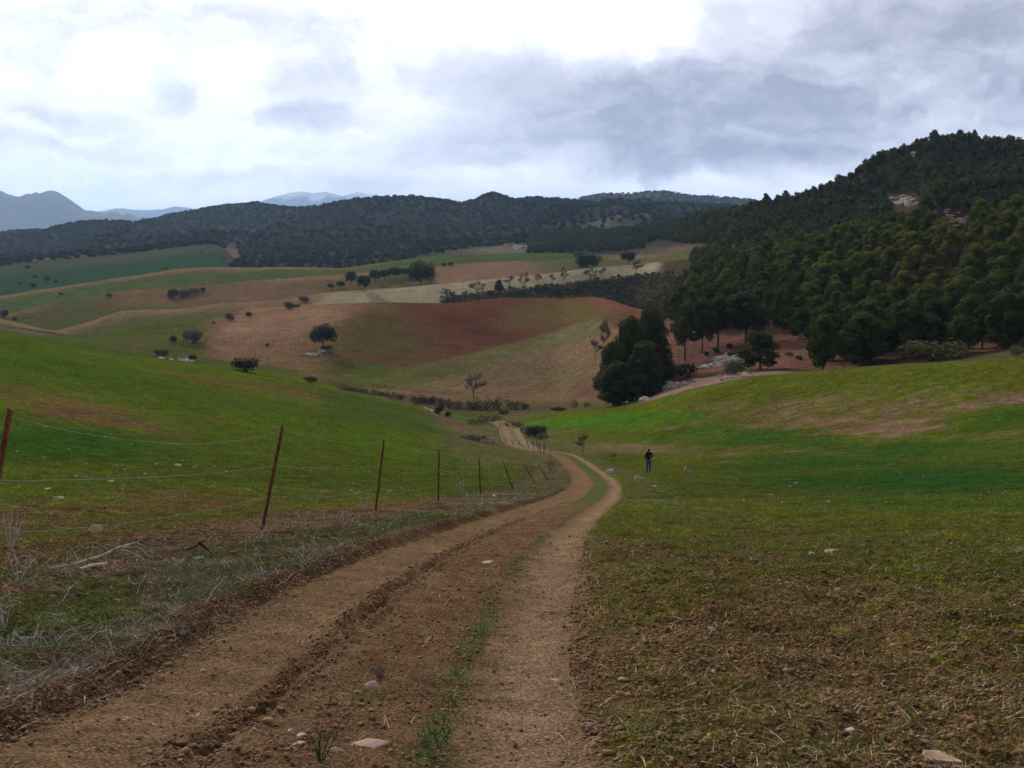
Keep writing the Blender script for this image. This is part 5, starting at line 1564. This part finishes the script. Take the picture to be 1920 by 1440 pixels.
skin_body('jacket', jv, [(0, 1), (1, 2), (2, 3), (2, 4), (4, 5), (5, 6), (2, 7), (7, 8), (8, 9)],
          [(.175, .13), (.155, .12), (.18, .13), (.082, .08), .082, .066, .05, .082, .066, .05], 'jacket', per)
tv_ = [(0, 0, 1.00), (-.095, 0, .84), (-.118, -.01, .48), (-.128, 0, .07), (.095, 0, .84), (.108, .03, .48), (.118, 0, .07)]
skin_body('jeans', tv_, [(0, 1), (1, 2), (2, 3), (0, 4), (4, 5), (5, 6)], [(.15, .11), .112, .084, .074, .112, .084, .074], 'jeans', per)
skin_body('hair', [(0, -.015, 1.50), (0, -.015, 1.64), (0, .01, 1.73)], [(0, 1), (1, 2)], [(.085, .07), (.10, .11), (.075, .085)], 'hair', per)
for sx in (-1, 1):
    skin_body('shoe', [(sx * .128, -.05, .04), (sx * .13, .06, .035), (sx * .138, .17, .028)], [(0, 1), (1, 2)], [.048, .048, .036], 'shoe', per, sub=1)
for sx, c in ((-1, (-.18, .16, .88)), (1, (.26, .10, .99))):    # five fingers on each hand
    V0 = np.array(c)
    for k in range(5):
        off = (k - 2) * .017
        d = np.array([-sx * .035, .05, -.02]) if k else np.array([-sx * .045, .01, .015])
        st = V0 + np.array([0, 0, off if k else .03])
        vv, ff = tube([st, st + d * .6, st + d + np.array([-sx * .015, -.005, -.005])], [.009, .0085, .006], 6)
        link('finger', mesh_np('finger', vv, ff, True), MAT['skin'], per)
cr_, sr_ = math.cos(.25), math.sin(.25)
hx, hy, hz = .34, .0, 1.02
me = mesh_np('paper_sheet', np.array([(-.10, -.006, -.05), (.07, -.012, -.065), (.08, .0, .05), (-.09, .006, .06), (-.10, .0, -.048), (.07, -.006, -.063), (.08, .006, .052), (-.09, .012, .062)]),
             np.array([(0, 1, 2, 3), (7, 6, 5, 4), (0, 4, 5, 1), (1, 5, 6, 2), (2, 6, 7, 3), (3, 7, 4, 0)]))
tag(link('paper_sheet', me, MAT['paper'], loc=(pp.x + hx * cr_ - hy * sr_, pp.y + hx * sr_ + hy * cr_, pp.z + hz)), "white folded paper held at the person's right hip", 'paper')

# ------------------------------------------------------------------ fallen branch on the bank and weeds
def on(px, py, dz=0.0, ymin=0):
    p = hit(px, py, ymin); return np.array([p.x, p.y, p.z + dz])


def branchy(name, chains, label, cat, mat):
    base = chains[0][0][0]
    parts = []
    for pts_, r0, r1 in chains:
        pts_ = np.array(pts_) - base; n = len(pts_)
        if n == 2: pts_ = np.array([pts_[0], (pts_[0] + pts_[1]) / 2 + [0.01, 0.01, 0.015], pts_[1]]); n = 3
        parts.append(tube(pts_, list(np.linspace(r0, r1, n)), 6))
    V, Fc = cat_meshes(parts)
    return tag(link(name, mesh_np(name, V, Fc, True), MAT[mat], loc=base), label, cat)


def Pz(px, py, Y):
    rx, rz = ray(px, py); return np.array([float(rx * Y), Y, float(EYE + rz * Y)])


b = on(150, 1058); YB = b[1]
branchy('fallen_branch', [
    ([Pz(-60, 1118, YB - 1.2), Pz(0, 1088, YB - .9), Pz(40, 1076, YB - .7), Pz(90, 1068, YB - .4), Pz(140, 1058, YB), Pz(190, 1043, YB + .3), Pz(225, 1026, YB + .5), Pz(255, 1018, YB + .6)], .028, .012),
    ([Pz(225, 1026, YB + .5), Pz(262, 1028, YB + .5), Pz(285, 1048, YB + .4)], .011, .004),
    ([Pz(200, 1038, YB + .4), Pz(235, 1032, YB + .4), Pz(265, 1045, YB + .3), Pz(275, 1055, YB + .2)], .010, .004),
    ([Pz(255, 1018, YB + .6), Pz(278, 1028, YB + .6), Pz(288, 1040, YB + .55)], .010, .003),
    ([Pz(120, 1062, YB), Pz(132, 1048, YB - .1), Pz(141, 1038, YB - .1)], .010, .003),
    ([Pz(60, 1072, YB - .6), Pz(34, 1058, YB - .5), Pz(30, 1048, YB - .5)], .010, .003)],
    "long grey dead branch lying on the bank at the left edge", 'branch', 'driedwood')
b2 = on(370, 1040)
branchy('fallen_branch', [([on(345, 1036, .02), Pz(368, 1024, b2[1]), Pz(385, 1012, b2[1])], .014, .006), ([Pz(372, 1016, b2[1]), Pz(392, 1032, b2[1]), on(406, 1046, .01)], .016, .008),
                          ([on(272, 1010, .03), Pz(320, 1018, b2[1] + .3), on(350, 1020, .02)], .008, .005)], "short forked dead branch right of the long one", 'branch', 'darkwood')
branchy('fallen_branch', [([on(150, 1072, .02), on(172, 1066, .03), on(200, 1060, .02)], .018, .012)], "short pale stick lying under the long dead branch", 'branch', 'straw')


def weed(px, py, h, spread, label, mat, seed, n=9, name='dry_weed', w=.004, ymin=0):
    r = np.random.default_rng(seed); base = on(px, py, 0, ymin); s = base[1] / F
    chains = []
    H_ = h * s; S_ = spread * s
    for i in range(n):
        d = np.array([r.normal(0, 1) * S_ * .5, r.normal(0, 1) * S_ * .4, H_ * r.uniform(.55, 1.05)])
        m_ = base + d * .5 + r.normal(0, .05 * H_, 3); e_ = base + d
        chains.append(([base.copy() - [0, 0, .03], m_, e_], w, w * .4))
        for k in range(4):
            q = m_ + (e_ - m_) * r.uniform(0, 1)
            chains.append(([q, q + r.normal(0, .14 * H_, 3) + [0, 0, .08 * H_]], w * .5, w * .25))
        
    return branchy(name, chains, label, 'weed', mat)


weed(20, 1030, 75, 70, "bleached spiky thistle at the left edge above the branch", 'whiteweed', 1, 8)
weed(35, 1090, 60, 60, "grey dry stalks standing at the left end of the dead branch", 'whiteweed', 2, 7)
weed(228, 940, 55, 24, "pale dry umbel stalk in the green field between the first two posts", 'whiteweed', 3, 4)
weed(685, 955, 34, 40, "white dry thistle just left of the second tall post", 'whiteweed', 4, 8)
weed(868, 940, 62, 22, "tall faint dry stalk between the third and fourth posts", 'whiteweed', 5, 4)
weed(890, 940, 20, 44, "dry stalks lying beside the stone near the fourth post", 'drygrass', 6, 8)
weed(70, 1300, 34, 46, "bent straw stalks forming a small arch on the near bank", 'drygrass', 7, 5)
weed(60, 1215, 30, 60, "tangle of bleached stems on the near bank", 'whiteweed', 8, 8)
weed(8, 1180, 75, 40, "bleached stem leaning at the left edge of the near bank", 'whiteweed', 9, 5)
weed(720, 1270, 22, 44, "grey dry weed on the centre hump of the track", 'drygrass', 10, 9)
weed(790, 1280, 20, 50, "dry straw tuft beside the green strip of the track", 'drygrass', 11, 8)
weed(130, 1085, 40, 36, "pale stalks caught in the middle of the dead branch", 'whiteweed', 12, 6)
weed(600, 1425, 70, 30, "tall green seedling at the bottom edge on the track hump", 'lush', 13, 5, name='grass_tuft')
weed(345, 1200, 22, 40, "dry twigs on the bank lip above the track", 'drygrass', 14, 8)
weed(1043, 900, 26, 12, "grey thistle tangle against the bent posts near the bend", 'whiteweed', 15, 8, w=.012)
weed(570, 985, 24, 50, "bleached twigs in the verge right of the tall leaning post", 'whiteweed', 16, 8)


def rosette(px, py, wpx, label, seed):
    r = np.random.default_rng(seed); base = on(px, py, .01); s = base[1] / F * wpx / 2
    V, Fc = [], []
    for k in range(11):
        th = k * 2.4; L = s * r.uniform(.6, 1.0); d = np.array([math.cos(th), math.sin(th), 0]); q = np.array([-d[1], d[0], 0])
        for (t, w_, z) in ((0, .08, 0), (.35, .24, .3), (.7, .26, .32), (1, .03, .1)):
            V.append(d * L * t + q * L * w_ + [0, 0, z * L]); V.append(d * L * t - q * L * w_ + [0, 0, z * L])
        o_ = k * 8
        for j in range(3): Fc.append((o_ + 2 * j, o_ + 2 * j + 1, o_ + 2 * j + 3, o_ + 2 * j + 2))
    me = mesh_np('weed_rosette', np.array(V), np.array(Fc), True)
    return tag(link('weed_rosette', me, MAT['leafweed'], loc=base), label, 'weed')


rosette(343, 1192, 24, "pale green leafy rosette on the lip of the bank", 1)
rosette(110, 1157, 26, "green leafy rosette in the grass of the near bank", 2)
rosette(832, 1108, 18, "grey green rosette on the centre hump", 3)
rosette(372, 1050, 24, "light green rosette below the forked branch", 4)
rosette(322, 1205, 16, "small pale rosette left of the one on the bank lip", 5)


# ------------------------------------------------------------------ grass, straw, clods: uncountable
rng = np.random.default_rng(9)


def scatter(n, y0, y1, umax, umin=None, p=1.0):
    a, b = math.log(y0 + CO), math.log(y1 + CO)
    Y = np.exp(rng.uniform(0, 1, n) ** p * (b - a) + a) - CO
    u = rng.uniform(-umax if umin is None else umin, umax, n)
    # the fan is wider near the viewer than the photo: keep what can come into view
    X = u * (Y + CO)
    k = np.abs(X) < 0.56 * Y + 2.0
    return X[k], Y[k]


def blades(X, Y, h, w, lean, name, mat, label, cat):
    n = len(X); Z = samp(GZ, X, Y)
    P = np.stack([X, Y, Z - .004], -1)
    th = rng.uniform(0, 6.28, n); sd = np.stack([np.cos(th), np.sin(th), np.zeros(n)], -1) * (w / 2)[:, None]
    ph = rng.uniform(0, 6.28, n); ln = np.stack([np.cos(ph), np.sin(ph), np.zeros(n)], -1) * (lean * h)[:, None]
    up = np.stack([np.zeros(n), np.zeros(n), h], -1)
    V = np.stack([P - sd, P + sd, P + up * .55 + ln * .35 + sd * .7, P + up * .55 + ln * .35 - sd * .7, P + up * .85 + ln * 1.0], 1).reshape(-1, 3)
    b = np.arange(n)[:, None] * 5
    q = b + np.array([[0, 1, 2, 3]]); t = b + np.array([[3, 2, 4, 4]])
    me = bpy.data.meshes.new(name)
    me.vertices.add(len(V)); me.vertices.foreach_set('co', V.astype(np.float32).ravel())
    loops = np.concatenate([q, t[:, :3]], 1).astype(np.int32)
    me.loops.add(loops.size); me.loops.foreach_set('vertex_index', loops.ravel())
    st = (np.arange(n)[:, None] * 7 + np.array([[0, 4]])).ravel().astype(np.int32)
    me.polygons.add(2 * n); me.polygons.foreach_set('loop_start', st)
    me.polygons.foreach_set('loop_total', np.tile(np.array([4, 3], np.int32), n))
    me.update(calc_edges=True)
    return tag(link(name, me, MAT[mat]), label, cat, kind='stuff')


# sown sprouts of both fields
X, Y = scatter(1100000, 2.0, 60, 1.0, p=0.95)
L = lateral(X, Y); cv = samp(covG, X, Y)
pat = fbm(X * 2.2, Y * 2.2, 3, 301)
k = ((L > 1.25) | (L < -4.0)) & (rng.uniform(0, 1, len(X)) < np.clip(cv * 1.05 + 0.40 * pat, 0.05, 1))
k &= rng.uniform(0, 1, len(X)) < 0.38 + 0.62 * sst(Y, 5, 13)
X, Y = X[k], Y[k]
vr = samp(vegG[..., 0], X, Y)
lm_ = rng.uniform(0, 1, len(vr)) < np.clip((.100 - vr) / .055, 0, 1)
for m_, mt_, lb_ in ((~lm_, 'grass', "thin green sprouts of the sown fields beside the track"), (lm_, 'lush', "lush green crop in the hollow of the right field")):
    x, y = X[m_], Y[m_]
    blades(x, y, rng.uniform(.018, .06, len(x)) * (1 + y / 80), rng.uniform(.003, .006, len(x)) * (1 + y / 30), rng.uniform(.2, 1.3, len(x)), 'grass', mt_, lb_, 'grass')
X, Y = scatter(520000, 36, 138, 0.62)
L = lateral(X, Y); cv = samp(covG, X, Y); s_ = samp(GS, X, Y); vr = samp(vegG[..., 0], X, Y)
pat = fbm(X * .5, Y * .35, 3, 302)
k = ((L > 1.5) | (L < -3.5)) & (s_ < IX['K'] + .05) & (rng.uniform(0, 1, len(X)) < np.clip(cv * 1.7 - .75 + 0.35 * pat, 0, 1))
X, Y, vr = X[k], Y[k], vr[k]
lm_ = rng.uniform(0, 1, len(vr)) < np.clip((.100 - vr) / .055, 0, 1)
for m_, mt_, lb_ in ((~lm_, 'grass', "tufts of young yellow green crop over the slopes"), (lm_, 'lush', "tufts of lush dark green crop in the hollows")):
    x, y = X[m_], Y[m_]
    blades(x, y, rng.uniform(.04, .11, len(x)), rng.uniform(.015, .035, len(x)) * (.6 + y / 80), rng.uniform(.2, 1.3, len(x)), 'grass', mt_, lb_, 'grass')
# grain of the far fields: low weeds and clods, each well under a pixel or two in the photo
X, Y = scatter(230000, 215, 640, 0.56)
s_ = samp(GS, X, Y); ppx, ppy = proj(X, Y, samp(GZ, X, Y)); cv = samp(covG, X, Y)
k = (s_ > IX['W'] + .1) & (s_ < IX['R4'] + .9) & (ppx < 1190)
X, Y, cv = X[k], Y[k], cv[k]
gm = rng.uniform(0, 1, len(X)) < np.clip(cv * .9, 0, .9)
n_ = int(gm.sum())
blades(X[gm], Y[gm], rng.uniform(.05, .16, n_), rng.uniform(.08, .22, n_), rng.uniform(.3, 1.2, n_), 'low_weeds', 'midgrass', "low weeds and young crop speckling the far fields", 'weeds')
q = ~gm & (rng.uniform(0, 1, len(X)) < .5)
FARCLODS = (X[q], Y[q])
# lush verge grass
X, Y = scatter(230000, 2.0, 60, 1.0, umin=-1.0)
L = lateral(X, Y); pat = fbm(X * 1.3, Y * 1.1, 3, 311)
stripm = np.exp(-((L - .42) / .10) ** 2) * (fbm(X * 1.3, Y * .8, 3, 121) > -.35)
vm_ = ((L < -1.6) & (L > -4.3)) * np.clip(.30 + 1.3 * pat, 0, 1) + 1.0 * stripm * (Y < 24) + ((L > -.3) & (L < .4)) * np.clip(pat - .32, 0, 1) * 1.2
k = rng.uniform(0, 1, len(X)) < vm_
X, Y = X[k], Y[k]; L = L[k]
hh = rng.uniform(.04, .12, len(X)) * np.where(L > -1, .55, 1.0)
blades(X, Y, hh, rng.uniform(.003, .007, len(X)) * (1 + Y / 30), rng.uniform(.3, 1.4, len(X)), 'grass', 'lush', "lush dark grass of the bank and of the strip between the wheel ruts", 'grass')
# dry grass of the verge
X, Y = scatter(240000, 2.0, 60, 1.0)
L = lateral(X, Y); pat = fbm(X * .8, Y * .5, 3, 111)
vm_ = ((L < -1.5) & (L > -4.2)) * np.clip(.28 + 1.0 * pat, 0.03, 1) + ((L > 1.2) & (L < 3)) * (Y > 30) * .25 + (np.abs(L) < .35) * .025
k = rng.uniform(0, 1, len(X)) < vm_
X, Y = X[k], Y[k]
blades(X, Y, rng.uniform(.02, .09, len(X)), rng.uniform(.003, .006, len(X)) * (1 + Y / 30), rng.uniform(.8, 3.2, len(X)), 'grass', 'drygrass', "dry matted grey grass on the verge under the fence", 'grass')
X, Y = scatter(36000, 2.0, 50, 1.0)
L = lateral(X, Y); pat = fbm(X * .9, Y * .6, 3, 112)
k = ((L < -1.5) & (L > -4.4)) & (rng.uniform(0, 1, len(X)) < np.clip(.35 + pat, .05, 1))
X, Y = X[k], Y[k]
blades(X, Y, rng.uniform(.05, .20, len(X)), rng.uniform(.003, .006, len(X)) * (1 + Y / 30), rng.uniform(.3, 2.6, len(X)), 'dry_weeds_litter', 'whiteweed', "tangle of pale grey dead stalks along the fence verge", 'dead stalks')
X, Y = scatter(17000, 2.0, 40, 1.0)
L = lateral(X, Y); pat = fbm(X * 1.2, Y * .7, 3, 114)
k = ((L < -1.5) & (L > -4.2)) & (rng.uniform(0, 1, len(X)) < np.clip(.25 + 1.2 * pat, .02, 1))
X, Y = X[k], Y[k]
blades(X, Y, rng.uniform(.05, .16, len(X)), rng.uniform(.004, .008, len(X)) * (1 + Y / 25), rng.uniform(1.0, 3.4, len(X)), 'dry_weeds_litter', 'greystalk', "matted grey brown twigs and dead weeds on the verge", 'dead stalks')
# straw stubble lying on the field
X, Y = scatter(60000, 2.0, 40, 1.0)
L = lateral(X, Y); k = ((L > 1.0) | (L < -1.4)) | (rng.uniform(0, 1, len(X)) < .10)
X, Y = X[k], Y[k]
n = len(X)
blades(X, Y, rng.uniform(.006, .03, n) * (1 + Y / 40), rng.uniform(.0028, .0055, n) * (1 + Y / 25), rng.uniform(1, 5, n), 'straw_litter', 'straw', "pale bits of straw scattered over the ploughed soil", 'straw')


def lumps(X, Y, s, name, mat, label, cat, flat=.7, sink=.25):
    n = len(X); Z = samp(GZ, X, Y)
    r = np.random.default_rng(4); protos = [rock_v(r, r.uniform(.8, 1.4), 1, flat, ICO1, 8, .7)[0] + r.normal(0, .14, ICO1[0].shape) for _ in range(8)]
    F0 = ICO1[1]; Vs, Fs, off = [], [], 0
    w = r.integers(0, 8, n)
    for j in range(8):
        m_ = w == j; q = int(m_.sum())
        if not q: continue
        th = r.uniform(0, 6.28, q)[:, None]; V0 = protos[j]
        x = V0[None, :, 0] * np.cos(th) - V0[None, :, 1] * np.sin(th); y = V0[None, :, 0] * np.sin(th) + V0[None, :, 1] * np.cos(th)
        ss = s[m_][:, None]
        V = np.stack([X[m_][:, None] + x * ss, Y[m_][:, None] + y * ss, Z[m_][:, None] + V0[None, :, 2] * ss + ss * (flat * .8 - sink)], -1).reshape(-1, 3)
        Fs.append((F0[None] + (np.arange(q) * len(V0))[:, None, None]).reshape(-1, 3) + off); off += len(V); Vs.append(V)
    return tag(link(name, mesh_np(name, np.concatenate(Vs), np.concatenate(Fs)), MAT[mat]), label, cat, kind='stuff')


X, Y = scatter(90000, 2.0, 34, 1.0)
L = lateral(X, Y); pat = fbm(X * 1.6, Y * 1.6, 3, 321)
rut = np.exp(-((np.abs(L + .60) - .12) / .07) ** 2) * .9
m_ = ((L > 1.15) | (L < -3.4)) * np.clip(.35 + 1.2 * pat, 0, 1) + ((L < -1.35) & (L > -1.7)) * .5 + rut * (Y < 26) + (np.abs(L) < 1.2) * .02
k = rng.uniform(0, 1, len(X)) < m_
X, Y = X[k], Y[k]
lumps(X, Y, rng.gamma(1.4, .005, len(X)).clip(.003, .03), 'soil_crumbs', 'clod', "crumbled brown clods of the ploughed soil and rut edges", 'soil')
OCT = (np.array([(1, 0, 0), (-1, 0, 0), (0, 1, 0), (0, -1, 0), (0, 0, 1), (0, 0, -1)], float),
       np.array([(0, 2, 4), (2, 1, 4), (1, 3, 4), (3, 0, 4), (2, 0, 5), (1, 2, 5), (3, 1, 5), (0, 3, 5)]))
ICO1 = OCT
lumps(*FARCLODS, rng.uniform(.04, .12, len(FARCLODS[0])), 'field_clods', 'clod', "clods and stubble on the far ploughed fields", 'soil', sink=.1)
X, Y = scatter(520000, 2.0, 22, 1.0, p=.85)
L = lateral(X, Y); pat = fbm(X * 2.4, Y * 2.4, 3, 322)
m_ = ((L > 1.1) | (L < -3.4)) * np.clip(.5 + 1.2 * pat, .05, 1) + ((L < -1.4) & (L > -1.72)) * .6 + np.exp(-((np.abs(L + .60) - .10) / .06) ** 2) * .9 + ((L > -.35) & (L < .5)) * np.clip(.1 + .5 * pat, 0, 1) + .03
k = rng.uniform(0, 1, len(X)) < m_
X, Y = X[k], Y[k]
lumps(X, Y, rng.gamma(2.2, .0030, len(X)).clip(.002, .018) * (1 + Y / 40), 'soil_crumbs', 'clod', "fine crumbs of brown soil over field and rut edges", 'soil', sink=.1)
X, Y = scatter(2400, 30, 138, 0.6)
L = lateral(X, Y); s_ = samp(GS, X, Y); k = (np.abs(L) > 2) & (s_ < IX['K'])
X, Y = X[k], Y[k]
lumps(X, Y, rng.gamma(1.6, .022, len(X)).clip(.01, .13), 'pebbles', 'pebble', "pale stones dotted over the green slopes", 'pebbles', flat=.5, sink=.2)
X, Y = scatter(3000, 2.0, 110, 1.0)
L = lateral(X, Y); k = (np.abs(L) > 1.2) | (rng.uniform(0, 1, len(X)) < .3)
X, Y = X[k], Y[k]
lumps(X, Y, rng.gamma(1.3, .0048, len(X)).clip(.003, .03) * (1 + Y / 30), 'pebbles', 'pebble', "small pale pebbles scattered over fields and track", 'pebbles', flat=.5, sink=.2)

# ------------------------------------------------------------------ haze
bm = bmesh.new()
bmesh.ops.create_cube(bm, size=1.0)
me = bpy.data.meshes.new('haze'); bm.to_mesh(me); bm.free()
hz = link('haze', me, None)
zlo, zhi = float(GZ.min()) - 1.5, float(GZ.max()) + 12
hz.scale = (62000, 19600, zhi - zlo)
hz.location = (0, 19600 / 2 - 200, (zhi + zlo) / 2)
m, t = material("haze_air")
pv = t.n('ShaderNodeVolumePrincipled', ins={'Color': (0.44, 0.66, 1.0, 1), 'Density': 7.2e-5, 'Anisotropy': 0.35})
t.n('ShaderNodeOutputMaterial', ins={'Volume': pv.outputs[0]})
me.materials.append(m)
tag(hz, "pale blue haze over the far hills and mountains", 'haze', kind='stuff')
print("terrain z", zlo, zhi)
